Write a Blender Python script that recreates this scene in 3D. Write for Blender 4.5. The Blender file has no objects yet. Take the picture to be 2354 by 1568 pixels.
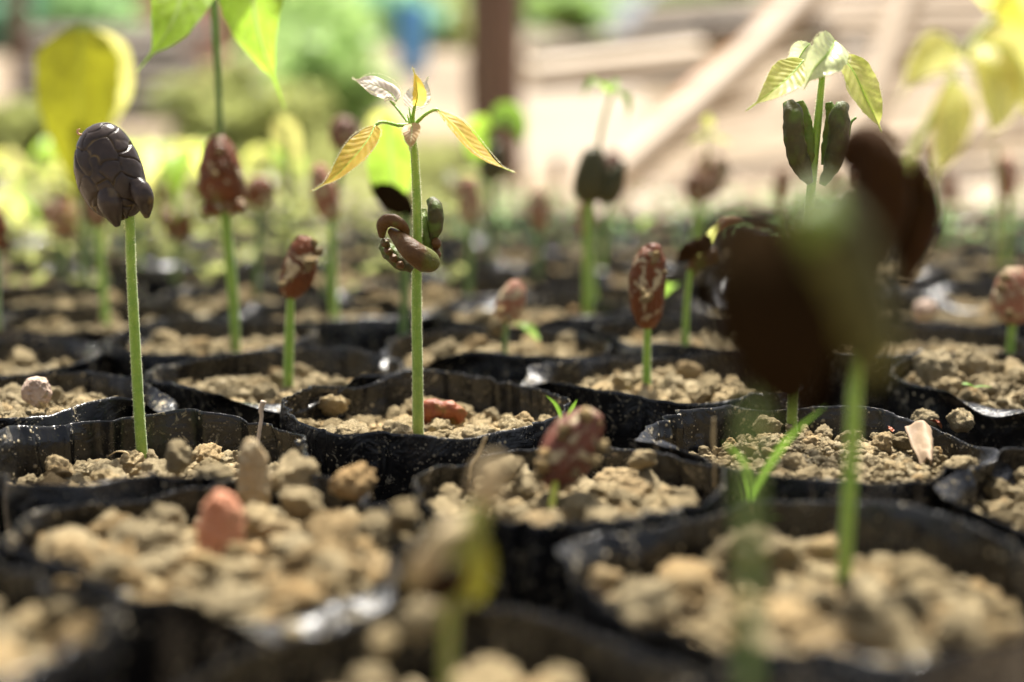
import bpy, bmesh, math, random
import numpy as np
from mathutils import Vector, Matrix
random.seed(7); RNG = np.random.default_rng(7)
SC = bpy.context.scene
COL = SC.collection
U = 0.09            # one bag diameter in metres; positions below are in bag diameters
# ------------------------------------------------------------------ camera
F, CX, CY, HOR = 3050.0, 1177.0, 784.0, 300.0
PITCH = math.atan((CY - HOR) / F)
RIM = 1.5           # bag height
CAMH = RIM + 0.93
cam_d = bpy.data.cameras.new('camera'); cam = bpy.data.objects.new('camera', cam_d); COL.objects.link(cam)
cam.location = (0, 0, CAMH * U)
cam.rotation_euler = (math.pi / 2 - PITCH, 0, 0)
cam_d.sensor_width = 36; cam_d.lens = F / 2354 * 36
cam_d.clip_start = 0.005; cam_d.clip_end = 400
cam_d.dof.use_dof = True; cam_d.dof.focus_distance = 4.4 * U
cam_d.dof.aperture_fstop = 4.3; cam_d.dof.aperture_blades = 9
SC.camera = cam
# ------------------------------------------------------------------ light
SUN_EL, SUN_AZ = math.radians(69), math.radians(14)      # behind the plants, a little to the right
w = bpy.data.worlds.new('World'); SC.world = w; w.use_nodes = True
nt = w.node_tree; nt.nodes.clear()
sky = nt.nodes.new('ShaderNodeTexSky'); sky.sky_type = 'NISHITA'; sky.sun_disc = False
sky.sun_elevation = SUN_EL; sky.sun_rotation = SUN_AZ; sky.dust_density = 4; sky.air_density = 0.8; sky.ozone_density = 0.6
hs = nt.nodes.new('ShaderNodeHueSaturation'); hs.inputs['Saturation'].default_value = 0.45
bg = nt.nodes.new('ShaderNodeBackground'); bg.inputs[1].default_value = 0.068
wo = nt.nodes.new('ShaderNodeOutputWorld')
nt.links.new(sky.outputs[0], hs.inputs['Color']); nt.links.new(hs.outputs[0], bg.inputs[0]); nt.links.new(bg.outputs[0], wo.inputs[0])
sd = bpy.data.lights.new('sun', 'SUN'); sd.energy = 5.0; sd.angle = math.radians(3.5); sd.color = (1, .95, .86)
sun = bpy.data.objects.new('sun', sd); COL.objects.link(sun)
dirv = Vector((math.sin(SUN_AZ) * math.cos(SUN_EL), math.cos(SUN_AZ) * math.cos(SUN_EL), math.sin(SUN_EL)))
sun.rotation_euler = dirv.to_track_quat('Z', 'Y').to_euler()
SC.view_settings.view_transform = 'Standard'; SC.view_settings.look = 'None'
SC.view_settings.exposure = 1.5; SC.view_settings.gamma = 1
SC.cycles.max_bounces = 6; SC.cycles.transparent_max_bounces = 4

# ------------------------------------------------------------------ positions
def ray(px, py):
    u, v = (px - CX) / F, (CY - py) / F
    f = Vector((0, math.cos(PITCH), -math.sin(PITCH))); up = Vector((0, math.sin(PITCH), math.cos(PITCH)))
    return f + Vector((u, 0, 0)) + up * v
def at(px, py, y):
    d = ray(px, py); d = d * (y / d.y)
    return Vector((d.x, d.y, d.z + CAMH))
def on_plane(px, py, h):
    d = ray(px, py); t = (h - CAMH) / d.z
    return Vector((d.x * t, d.y * t, h))
def wid(px, y): return px * y / F

# ------------------------------------------------------------------ noise
def _h(ix, iy, iz, s):
    n = (ix * 374761393 + iy * 668265263 + iz * 2147483647 + s * 1274126177) & 0xffffffff
    n = ((n ^ (n >> 13)) * 1274126177) & 0xffffffff
    n = n ^ (n >> 16)
    return (n & 0xffff) / 32767.5 - 1
def vnoise(P, s=0):
    P = np.asarray(P, float); i = np.floor(P).astype(np.int64); f = P - i; f = f * f * (3 - 2 * f)
    r = 0
    for a in (0, 1):
        wa = f[..., 0] if a else 1 - f[..., 0]
        for b in (0, 1):
            wb = f[..., 1] if b else 1 - f[..., 1]
            for c in (0, 1):
                wc = f[..., 2] if c else 1 - f[..., 2]
                r = r + wa * wb * wc * _h(i[..., 0] + a, i[..., 1] + b, i[..., 2] + c, s)
    return r
def fbm(P, sc, o=3, s=0):
    P = np.asarray(P, float) * sc; r = 0; a = 1.0; t = 0
    for k in range(o):
        r = r + a * vnoise(P + 17.3 * k, s + k); t += a; P = P * 2.07; a *= .5
    return r / t

# ------------------------------------------------------------------ mesh helpers
def mesh(name, V, Fc, mat, smooth=True, uv=None, attr=None):
    me = bpy.data.meshes.new(name)
    V = np.asarray(V, float) * U
    if isinstance(Fc, np.ndarray):
        n, k = Fc.shape
        me.vertices.add(len(V)); me.vertices.foreach_set('co', V.astype(np.float32).ravel())
        me.loops.add(n * k); me.loops.foreach_set('vertex_index', Fc.astype(np.int32).ravel())
        me.polygons.add(n); me.polygons.foreach_set('loop_start', np.arange(0, n * k, k, dtype=np.int32))
        me.update(calc_edges=True)
    else:
        me.from_pydata([tuple(v) for v in V], [], Fc); me.update()
    if smooth: me.polygons.foreach_set('use_smooth', np.ones(len(me.polygons), bool))
    if uv is not None:
        l = me.uv_layers.new(name='UVMap'); idx = np.empty(len(me.loops), np.int32); me.loops.foreach_get('vertex_index', idx)
        l.data.foreach_set('uv', np.asarray(uv, np.float32)[idx].ravel())
    if attr is not None:
        a = me.attributes.new('tint', 'FLOAT', 'POINT'); a.data.foreach_set('value', np.asarray(attr, np.float32))
    if isinstance(mat, (list, tuple)):
        for m in mat: me.materials.append(m)
    else: me.materials.append(mat)
    return me
def link(name, me, parent=None, loc=None, rot=None, scale=None, kind=None):
    o = bpy.data.objects.new(name, me); COL.objects.link(o)
    if parent is not None: o.parent = parent
    if loc is not None: o.location = Vector(loc) * U
    if rot is not None: o.rotation_euler = rot
    if scale is not None: o.scale = scale if hasattr(scale, '__len__') else (scale,) * 3
    if kind: o['kind'] = kind
    return o
def tag(o, label, cat, group=None, kind=None):
    o['label'] = label; o['category'] = cat
    if group: o['group'] = group
    if kind: o['kind'] = kind
    return o
def thing(name, label, cat, loc, group=None, rotz=0):
    o = bpy.data.objects.new(name, None); COL.objects.link(o); o.location = Vector(loc) * U; o.rotation_euler = (0, 0, rotz)
    o.empty_display_size = 0.01
    return tag(o, label, cat, group)
def copy_tree(o, parent=None):
    c = o.copy(); COL.objects.link(c); c.parent = parent
    for ch in o.children: copy_tree(ch, c)
    return c
def grid_faces(nu, nv, wrap=True, off=0):
    # nu around, nv along; vertex index = j*nu+i
    i = np.arange(nu if wrap else nu - 1); j = np.arange(nv - 1)
    I, J = np.meshgrid(i, j); I = I.ravel(); J = J.ravel(); I2 = (I + 1) % nu
    return np.stack([J * nu + I, J * nu + I2, (J + 1) * nu + I2, (J + 1) * nu + I], 1) + off
def spline(pts, n):
    P = [np.array(p, float) for p in pts]
    if len(P) == 2:
        return np.array([P[0] + (P[1] - P[0]) * t for t in np.linspace(0, 1, n)])
    P = np.array([2 * P[0] - P[1]] + P + [2 * P[-1] - P[-2]]); m = len(P) - 3
    out = []
    for t in np.linspace(0, m, n):
        k = min(int(t), m - 1); f = t - k; a, b, c, d = P[k:k + 4]
        out.append(.5 * ((2 * b) + (c - a) * f + (2 * a - 5 * b + 4 * c - d) * f * f + (-a + 3 * b - 3 * c + d) * f ** 3))
    return np.array(out)
def frames(C, hint=(0, -1, 0)):
    T = np.gradient(C, axis=0); T /= np.linalg.norm(T, axis=1)[:, None] + 1e-12
    N = np.zeros_like(T); h = np.array(hint, float)
    for k in range(len(T)):
        h = h - T[k] * np.dot(h, T[k]); l = np.linalg.norm(h)
        if l < 1e-6: h = np.array((1., .1, 0)); h = h - T[k] * np.dot(h, T[k]); l = np.linalg.norm(h)
        h = h / l; N[k] = h
    B = np.cross(T, N)
    return T, N, B
def tube(pts, radii, n=24, seg=12, flat=1.0, hint=(0, -1, 0), closed=True, disp=None):
    C = spline(pts, n); R = np.interp(np.linspace(0, 1, n), np.linspace(0, 1, len(radii)), radii)
    if len(radii) > 3:
        R = spline([(r, 0, 0) for r in radii], n)[:, 0].clip(1e-4)
    T, N, B = frames(C, hint)
    th = np.linspace(0, 2 * np.pi, seg, endpoint=False)
    ca, sa = np.cos(th), np.sin(th)
    D = N[:, None, :] * ca[None, :, None] * flat + B[:, None, :] * sa[None, :, None]
    V = C[:, None, :] + D * R[:, None, None]
    if disp is not None:
        V = V + D * disp(V, np.linspace(0, 1, n)[:, None], th[None, :])[..., None]
    V = V.reshape(-1, 3); Fc = [tuple(f) for f in grid_faces(seg, n).tolist()]
    if closed: Fc.append(tuple(range(seg))[::-1]); Fc.append(tuple(range((n - 1) * seg, n * seg)))
    return V, Fc
def box(c, s, rot=None):
    V = np.array([(x, y, z) for x in (-.5, .5) for y in (-.5, .5) for z in (-.5, .5)]) * np.array(s)
    if rot is not None: V = V @ np.array(rot).T
    V = V + np.array(c)
    return V, [(0, 1, 3, 2), (4, 6, 7, 5), (0, 4, 5, 1), (2, 3, 7, 6), (0, 2, 6, 4), (1, 5, 7, 3)]

# ------------------------------------------------------------------ materials
def NM(name):
    m = bpy.data.materials.new(name); m.use_nodes = True; t = m.node_tree; t.nodes.clear()
    o = t.nodes.new('ShaderNodeOutputMaterial'); p = t.nodes.new('ShaderNodeBsdfPrincipled')
    t.links.new(p.outputs[0], o.inputs[0])
    return m, t, p, o
def nd(t, ty, **k):
    n = t.nodes.new('ShaderNode' + ty)
    for a, b in k.items(): setattr(n, a, b)
    return n
def ramp(t, stops, inp=None):
    r = nd(t, 'ValToRGB'); e = r.color_ramp.elements
    while len(e) < len(stops): e.new(.5)
    for el, (p, c) in zip(e, stops): el.position = p; el.color = (*c, 1) if len(c) == 3 else c
    if inp is not None: t.links.new(inp, r.inputs[0])
    return r
def noise(t, sc, det=4, rough=.6, vec=None, dist=0):
    n = nd(t, 'TexNoise'); n.inputs['Scale'].default_value = sc / U; n.inputs['Detail'].default_value = det
    n.inputs['Roughness'].default_value = rough; n.inputs['Distortion'].default_value = dist
    if vec is not None: t.links.new(vec, n.inputs['Vector'])
    return n
def mix(t, f, a, b, mode='MIX'):
    m = nd(t, 'Mix', data_type='RGBA', blend_type=mode)
    for i, x in ((0, f), (6, a), (7, b)):
        if hasattr(x, 'is_output') or isinstance(x, bpy.types.NodeSocket): t.links.new(x, m.inputs[i])
        else: m.inputs[i].default_value = x if i == 0 else (*x, 1)
    return m.outputs[2]
def bump(t, p, h, dist, st=1.0, nrm=None):
    b = nd(t, 'Bump'); b.inputs['Strength'].default_value = st; b.inputs['Distance'].default_value = dist * U
    t.links.new(h, b.inputs['Height'])
    if nrm: t.links.new(nrm, b.inputs['Normal'])
    if p: t.links.new(b.outputs[0], p.inputs['Normal'])
    return b.outputs[0]

def soil_mat(name, tint=(1, 1, 1)):
    m, t, p, o = NM(name)
    co = nd(t, 'TexCoord'); oi = nd(t, 'ObjectInfo')
    add = nd(t, 'VectorMath', operation='ADD'); t.links.new(co.outputs['Object'], add.inputs[0])
    mul = nd(t, 'VectorMath', operation='SCALE'); mul.inputs[0].default_value = (1, 1, 1); t.links.new(oi.outputs['Random'], mul.inputs['Scale']); t.links.new(mul.outputs[0], add.inputs[1])
    n1 = noise(t, 9, 5, .6, add.outputs[0]); n2 = noise(t, 70, 5, .7, add.outputs[0]); n3 = noise(t, 3.2, 2, .5, add.outputs[0])
    T = lambda c: tuple(a * b for a, b in zip(c, tint))
    r = ramp(t, [(.30, T((.28, .22, .12))), (.5, T((.52, .43, .265))), (.72, T((.74, .65, .45)))], n1.outputs[0])
    r2 = ramp(t, [(.36, (.30, .26, .22)), (.46, (.86, .84, .80)), (.62, (1.08, 1.04, 1.0)), (.75, (1.3, 1.3, 1.28))], n2.outputs[0])
    c = mix(t, 1.0, r.outputs[0], r2.outputs[0], 'MULTIPLY')
    r3 = ramp(t, [(.52, (0, 0, 0)), (.75, (.6, .6, .6))], n3.outputs[0])
    c = mix(t, r3.outputs[0], c, T((.50, .40, .24)))
    # each clod its own shade
    r4 = ramp(t, [(0, (.62, .60, .56)), (.5, (1, 1, 1)), (.85, (1.1, 1.06, 1.0)), (1, (1.1, .99, .88))], oi.outputs['Random'])
    c = mix(t, 1.0, c, r4.outputs[0], 'MULTIPLY')
    t.links.new(c, p.inputs['Base Color']); p.inputs['Roughness'].default_value = .92
    p.inputs['Specular IOR Level'].default_value = .2
    n5 = noise(t, 32, 6, .75, add.outputs[0])
    b1 = bump(t, None, n5.outputs[0], .035, 1.0); bump(t, p, n2.outputs[0], .016, 1.0, b1)
    return m
M = {}
M['soil'] = soil_mat('dry_soil'); M['soil_red'] = soil_mat('reddish_soil', (1.04, .93, .80)); M['mud'] = soil_mat('dried_mud', (1.0, .93, .8))
M['soil_pale'] = soil_mat('pale_soil', (1.12, 1.1, 1.06))

def film_mat():
    m, t, p, o = NM('black_film')
    co = nd(t, 'TexCoord'); v = co.outputs['Object']
    geo = nd(t, 'NewGeometry')
    # dried mud splashes and dust
    vo = nd(t, 'TexVoronoi'); vo.inputs['Scale'].default_value = 26 / U; t.links.new(v, vo.inputs['Vector'])
    dots = ramp(t, [(.10, (1, 1, 1)), (.2, (0, 0, 0))], vo.outputs['Distance'])
    nz = noise(t, 6, 2, .5, v); gate = ramp(t, [(.47, (0, 0, 0)), (.58, (.9, .9, .9))], nz.outputs[0])
    d = mix(t, 1.0, dots.outputs[0], gate.outputs[0], 'MULTIPLY')
    vo2 = nd(t, 'TexVoronoi'); vo2.inputs['Scale'].default_value = 60 / U; t.links.new(v, vo2.inputs['Vector'])
    dots2 = ramp(t, [(.13, (.8, .8, .8)), (.22, (0, 0, 0))], vo2.outputs['Distance'])
    nz2 = noise(t, 14, 2, .5, v); g2 = ramp(t, [(.48, (0, 0, 0)), (.6, (1, 1, 1))], nz2.outputs[0])
    d2 = mix(t, 1.0, dots2.outputs[0], g2.outputs[0], 'MULTIPLY')
    d = mix(t, 1.0, d, d2, 'LIGHTEN')
    sp = noise(t, 14, 8, .75, v, 1.5); splash = ramp(t, [(.58, (0, 0, 0)), (.66, (.7, .7, .7))], sp.outputs[0])
    d = mix(t, 1.0, d, splash.outputs[0], 'LIGHTEN')
    dust = noise(t, 3.2, 6, .7, v, .8); dr = ramp(t, [(.42, (0, 0, 0)), (.8, (.08, .08, .08))], dust.outputs[0])
    c = mix(t, dr.outputs[0], (.004, .004, .005), (.26, .24, .21))
    c = mix(t, d, c, (.52, .43, .27))
    t.links.new(c, p.inputs['Base Color'])
    rr = nd(t, 'MapRange'); rr.inputs[3].default_value = .20; rr.inputs[4].default_value = .9; t.links.new(d, rr.inputs[0])
    rn = noise(t, 5, 4, .6, v); ma = nd(t, 'MapRange'); ma.inputs[1].default_value = .3; ma.inputs[2].default_value = .7; ma.inputs[3].default_value = -.03; ma.inputs[4].default_value = .14
    t.links.new(rn.outputs[0], ma.inputs[0]); ad = nd(t, 'Math', operation='ADD'); t.links.new(rr.outputs[0], ad.inputs[0]); t.links.new(ma.outputs[0], ad.inputs[1])
    t.links.new(ad.outputs[0], p.inputs['Roughness'])
    p.inputs['IOR'].default_value = 1.5; p.inputs['Specular IOR Level'].default_value = .5
    b0 = noise(t, 7, 5, .65, v, 1.8); b1 = bump(t, None, b0.outputs[0], .035, .38)
    bump(t, p, d, .004, .6, b1)
    return m
M['film'] = film_mat()

def stem_mat(name, c1, c2, c3):
    m, t, p, o = NM(name)
    co = nd(t, 'TexCoord'); n = noise(t, 22, 4, .6, co.outputs['Object'])
    at_ = nd(t, 'Attribute'); at_.attribute_name = 'tint'
    r = ramp(t, [(.35, c1), (.7, c2)], n.outputs[0]); c = mix(t, at_.outputs['Fac'], r.outputs[0], c3)
    t.links.new(c, p.inputs['Base Color']); p.inputs['Roughness'].default_value = .45
    p.inputs['Subsurface Weight'].default_value = .35; p.inputs['Subsurface Radius'].default_value = (.5, 1, .2); p.inputs['Subsurface Scale'].default_value = .0012
    p.inputs['Sheen Weight'].default_value = .3
    n2 = noise(t, 90, 3, .6, co.outputs['Object']); bump(t, p, n2.outputs[0], .004, .5)
    return m
M['stem'] = stem_mat('green_stem', (.20, .36, .035), (.32, .48, .06), (.27, .24, .08))
M['stem_old'] = stem_mat('olive_stem', (.27, .29, .05), (.38, .39, .08), (.30, .26, .09))
M['stem_yellow'] = stem_mat('yellow_green_stem', (.45, .46, .04), (.55, .56, .07), (.4, .35, .08))
M['stem_dark'] = stem_mat('deep_green_stem', (.10, .18, .03), (.15, .26, .045), (.16, .16, .05))
m, t, p, o = NM('stem_hair'); p.inputs['Base Color'].default_value = (.75, .72, .45, 1); p.inputs['Roughness'].default_value = .5
tr = nd(t, 'BsdfTranslucent'); tr.inputs[0].default_value = (.9, .85, .6, 1); mx = nd(t, 'MixShader'); mx.inputs[0].default_value = .5
t.links.new(p.outputs[0], mx.inputs[1]); t.links.new(tr.outputs[0], mx.inputs[2]); t.links.new(mx.outputs[0], o.inputs[0]); M['hair'] = m

def leaf_mat(name, blade, vein, trans=.5, gloss=.45, blotch=None, wave=11, refl=.5):
    m, t, p, o = NM(name)
    uv = nd(t, 'UVMap'); sx = nd(t, 'SeparateXYZ'); t.links.new(uv.outputs[0], sx.inputs[0])
    def mth(op, a, b=None):
        n = nd(t, 'Math', operation=op)
        for i, x in enumerate((a, b)):
            if x is None: continue
            if isinstance(x, (int, float)): n.inputs[i].default_value = x
            else: t.links.new(x, n.inputs[i])
        return n.outputs[0]
    s = mth('ABSOLUTE', mth('SUBTRACT', sx.outputs[0], .5))            # 0 midrib .. .5 edge
    ph = mth('SUBTRACT', mth('MULTIPLY', sx.outputs[1], wave), mth('MULTIPLY', mth('POWER', s, .85), 3.2))
    fr = mth('ABSOLUTE', mth('SUBTRACT', mth('FRACT', ph), .5))         # .5 at vein
    vmask = ramp(t, [(.43, (0, 0, 0)), (.49, (.38, .38, .38))], fr)
    mid = ramp(t, [(.02, (1, 1, 1)), (.05, (0, 0, 0))], s)
    co = nd(t, 'TexCoord'); n = noise(t, 14, 5, .6, co.outputs['Object'])
    vo = nd(t, 'TexVoronoi', feature='DISTANCE_TO_EDGE'); vo.inputs['Scale'].default_value = 55 / U; t.links.new(co.outputs['Object'], vo.inputs['Vector'])
    net = ramp(t, [(.0, (.35, .35, .35)), (.1, (0, 0, 0))], vo.outputs['Distance'])
    b2 = tuple(min(1, x * 1.22) for x in blade); b1 = tuple(x * .82 for x in blade)
    r = ramp(t, [(.35, b1), (.65, b2)], n.outputs[0]); c = r.outputs[0]
    if blotch:
        nb = noise(t, 9, 3, .5, co.outputs['Object']); rb = ramp(t, [(.45, (0, 0, 0)), (.62, (1, 1, 1))], nb.outputs[0]); c = mix(t, rb.outputs[0], c, blotch)
    vm = mix(t, 1.0, vmask.outputs[0], net.outputs[0], 'LIGHTEN'); vm = mix(t, 1.0, vm, mid.outputs[0], 'LIGHTEN')
    c = mix(t, vm, c, vein)
    dif = mix(t, 1.0, c, (refl, refl, refl), 'MULTIPLY')
    t.links.new(dif, p.inputs['Base Color']); p.inputs['Roughness'].default_value = gloss
    tl = nd(t, 'BsdfTranslucent'); t.links.new(c, tl.inputs[0]); mx = nd(t, 'MixShader'); mx.inputs[0].default_value = trans
    t.links.new(p.outputs[0], mx.inputs[1]); t.links.new(tl.outputs[0], mx.inputs[2]); t.links.new(mx.outputs[0], o.inputs[0])
    nn = bump(t, p, fr, .006, .4); pass
    return m
M['leaf_orange'] = leaf_mat('orange_leaf', (.94, .60, .10), (.78, .78, .14), .62, refl=.7)
M['leaf_lime'] = leaf_mat('lime_leaf', (.50, .80, .07), (.72, .95, .25), .62, refl=.6)
M['leaf_yellow'] = leaf_mat('yellow_leaf', (.95, .90, .28), (.75, .86, .16), .62, blotch=(.72, .78, .16), refl=.7)
M['leaf_gold'] = leaf_mat('golden_leaf', (.92, .82, .26), (.84, .84, .3), .58, refl=.7)
M['leaf_olive'] = leaf_mat('olive_yellow_leaf', (.40, .40, .02), (.5, .5, .04), .5, refl=.6)
M['leaf_mustard'] = leaf_mat('mustard_leaf', (.50, .46, .05), (.5, .5, .08), .4, refl=.8)
M['leaf_pale'] = leaf_mat('pale_glossy_leaf', (.74, .80, .46), (.52, .66, .22), .4, .2, refl=.9)
M['leaf_pink'] = leaf_mat('pinkish_leaf', (.93, .78, .68), (.65, .58, .40), .35, .22, refl=.9)
M['leaf_brown'] = leaf_mat('bronze_leaf', (.62, .40, .18), (.70, .62, .30), .4, .5, refl=.8)
M['leaf_green'] = leaf_mat('green_leaf', (.28, .48, .06), (.45, .62, .14), .5, refl=.6)
M['leaf_dry'] = leaf_mat('dry_leaf', (.42, .27, .16), (.52, .38, .24), .15, .7, refl=.9)

def bean_mat(name, c1, c2, mud=.0, rough=.4, crack=(.16, .15, .03), mudc=(.50, .41, .26)):
    m, t, p, o = NM(name)
    co = nd(t, 'TexCoord'); v = co.outputs['Object']
    n = noise(t, 10, 5, .65, v); r = ramp(t, [(.3, c1), (.7, c2)], n.outputs[0])
    at_ = nd(t, 'Attribute'); at_.attribute_name = 'tint'
    c = mix(t, at_.outputs['Fac'], r.outputs[0], crack)
    n2 = noise(t, 12, 6, .7, v, .6)
    th = .68 - mud * .28; rm = ramp(t, [(th, (0, 0, 0)), (min(th + .05, 1), (1, 1, 1))], n2.outputs[0])
    if mud > 0: c = mix(t, rm.outputs[0], c, mudc)
    t.links.new(c, p.inputs['Base Color'])
    mr = nd(t, 'MapRange'); mr.inputs[3].default_value = rough; mr.inputs[4].default_value = .9; t.links.new(rm.outputs[0], mr.inputs[0])
    if mud > 0: t.links.new(mr.outputs[0], p.inputs['Roughness'])
    else: p.inputs['Roughness'].default_value = rough
    p.inputs['Specular IOR Level'].default_value = .3
    n3 = noise(t, 45, 5, .7, v); b1 = bump(t, None, n3.outputs[0], .012, .55 if rough > .3 else .16)
    if mud > 0: b1 = bump(t, None, rm.outputs[0], .012, .6, b1)
    t.links.new(b1, p.inputs['Normal'])
    return m
M['bean_dark'] = bean_mat('dark_cotyledon', (.026, .019, .016), (.062, .046, .040), 0, .24, (.20, .14, .05))
M['bean_brown'] = bean_mat('brown_seed_coat', (.080, .022, .006), (.19, .055, .013), .5, .36)
M['bean_muddy'] = bean_mat('muddy_seed_coat', (.10, .032, .022), (.21, .075, .048), .56, .36)
M['bean_pink'] = bean_mat('pinkish_seed_coat', (.24, .085, .045), (.38, .18, .11), .6, .5)
M['bean_orange'] = bean_mat('orange_seed_coat', (.42, .15, .07), (.58, .30, .18), .45, .6)
M['bean_mud'] = bean_mat('mud_covered_seed', (.30, .22, .12), (.46, .35, .20), .6, .8)
M['coty_brown'] = bean_mat('bronze_cotyledon', (.060, .028, .008), (.13, .062, .018), .08, .34, (.10, .12, .02))
M['coty_olive'] = bean_mat('olive_cotyledon', (.040, .042, .014), (.085, .072, .026), .1, .42, (.10, .16, .03))
M['coty_green'] = bean_mat('green_cotyledon', (.08, .13, .02), (.15, .22, .04), 0, .38)
M['coty_veil'] = bean_mat('greyish_green_cotyledon', (.04, .042, .014), (.07, .07, .028), 0, .7)
M['coty_black'] = bean_mat('black_brown_cotyledon', (.010, .006, .003), (.022, .013, .006), 0, .8, (.02, .014, .006))
M['coty_rust'] = bean_mat('rusty_cotyledon', (.020, .011, .005), (.042, .020, .009), 0, .7, (.03, .015, .006))
M['seed_tan'] = bean_mat('tan_seed_coat', (.40, .30, .16), (.58, .46, .28), .3, .7)
M['seed_pale'] = bean_mat('pale_wrinkled_seed', (.34, .22, .16), (.56, .44, .35), .6, .6)
M['husk'] = bean_mat('red_husk', (.16, .035, .015), (.30, .09, .035), .1, .35)
M['coty_rust'].node_tree.nodes['Principled BSDF'].inputs['Specular IOR Level'].default_value = .03
M['coty_veil'].node_tree.nodes['Principled BSDF'].inputs['Specular IOR Level'].default_value = .15
M['coty_black'].node_tree.nodes['Principled BSDF'].inputs['Specular IOR Level'].default_value = .0
def plain(name, c, rough=.6, c2=None, sc=6, stretch=None, bumpd=0):
    m, t, p, o = NM(name)
    co = nd(t, 'TexCoord'); v = co.outputs['Object']
    if stretch:
        mp = nd(t, 'Mapping'); mp.inputs['Scale'].default_value = stretch; t.links.new(v, mp.inputs['Vector']); v = mp.outputs[0]
    n = noise(t, sc, 5, .65, v); c2 = c2 or tuple(x * .6 for x in c)
    r = ramp(t, [(.3, c2), (.7, c)], n.outputs[0]); t.links.new(r.outputs[0], p.inputs['Base Color']); p.inputs['Roughness'].default_value = rough
    if bumpd: bump(t, p, n.outputs[0], bumpd, .7)
    return m
M['twig'] = plain('dry_twig', (.62, .52, .42), .7, (.35, .27, .2), 30, None, .006)
M['straw'] = plain('straw', (.55, .42, .22), .7, (.35, .26, .14), 30)
M['dry_flake'] = plain('dry_leaf_flake', (.30, .21, .125), .7, (.19, .125, .075), 9, (1, 1, .25), .012)
M['blade'] = leaf_mat('grass_blade', (.30, .56, .06), (.40, .66, .10), .45, wave=2)
M['post'] = plain('dark_timber', (.23, .14, .095), .8, (.13, .075, .05), 3, (1, 1, .15), .1)
M['timber'] = plain('pale_timber', (.36, .275, .185), .8, (.19, .14, .09), 1.5, (.2, 1, 1), .05)
M['timber_dark'] = plain('weathered_timber', (.13, .10, .07), .8, (.06, .048, .035), 1.5, (.2, 1, 1), .05)
M['timber_pale'] = plain('bleached_timber', (.66, .56, .43), .7, (.50, .41, .30), 1.0, (.2, 1, 1))
M['bamboo'] = plain('pale_bamboo', (.42, .32, .21), .6, (.30, .22, .14), 1.2, (1, 1, .3))
M['bamboo_orange'] = plain('orange_bamboo', (.60, .30, .14), .5, (.48, .28, .15), 1.2, (1, 1, .3))
M['blue'] = plain('blue_plastic', (.14, .42, .80), .5, (.10, .32, .66), 1)
M['brick'] = plain('clay_wall', (.66, .36, .28), .9, (.55, .32, .25), 1)
M['bark'] = plain('tree_bark', (.17, .11, .08), .9, (.08, .05, .035), 2, (1, 1, .2), .1)

# ------------------------------------------------------------------ leaves
def width_profile(v, tip=.9):
    # lanceolate blade with a drawn-out drip tip
    a = np.sin(np.pi * np.clip(v / .86, 0, 1) ** .8) ** .85
    a = np.where(v > .86, 0, a)
    tipw = .10 * (1 - v) / .3
    return np.maximum(a * (v < .86), np.where(v > .55, np.clip(tipw, 0, .10), 0)) + .01
def leaf_mesh(pts, width, hint, fold=.35, wavy=.06, nv=44, nu=15, seed=0, waves=11, curl=0.0):
    C = spline(pts, nv); T, N, B = frames(C, hint)
    L = np.sum(np.linalg.norm(np.diff(C, axis=0), axis=1))
    v = np.linspace(0, 1, nv); s = np.linspace(-1, 1, nu)
    W = width_profile(v) * width * .5
    S, VV = np.meshgrid(s, v)
    n1 = vnoise(np.stack([VV * 5, S * 2 + 9, VV * 0 + seed], -1), seed)
    pleat = np.sin(2 * np.pi * (VV * waves - (np.abs(S) * .5) ** .85 * 3.2)) * np.abs(S) ** .6
    hgt = fold * np.abs(S) - curl * S ** 2 + wavy * 1.6 * n1 * np.abs(S) + .016 * pleat
    edge = 1 + .05 * vnoise(np.stack([VV * 22, S * 0 + 3, S * 0 + seed], -1), seed + 5)
    V = C[:, None, :] + B[:, None, :] * (S * W[:, None] * edge)[..., None] * np.sqrt(max(.1, 1 - fold ** 2 * .5)) + N[:, None, :] * (hgt * W[:, None])[..., None]
    uv = np.stack([S * .5 + .5, VV], -1).reshape(-1, 2)
    return V.reshape(-1, 3), grid_faces(nu, nv, wrap=False), uv, C, (T, N, B, W)
def hairs_on(C, R, n, ln, seed=0, thick=.0006, side=None):
    r = np.random.default_rng(seed); T, N, B = frames(C)
    k = r.uniform(0, len(C) - 1.001, n); i = k.astype(int); f = (k - i)[:, None]
    c = C[i] * (1 - f) + C[i + 1] * f; rad = (R[i] * (1 - f[:, 0]) + R[i + 1] * f[:, 0])
    a = r.uniform(0, 2 * np.pi, n)[:, None]; d = N[i] * np.cos(a) + B[i] * np.sin(a)
    d = d + r.normal(0, .18, (n, 3)); d /= np.linalg.norm(d, axis=1)[:, None]
    b = c + d * rad[:, None] * .95; e = b + d * (ln * r.uniform(.5, 1.2, n))[:, None]
    side_ = T[i] * thick
    V = np.stack([b - side_, b + side_, e], 1).reshape(-1, 3)
    return V, np.arange(3 * n).reshape(-1, 3)

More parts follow.
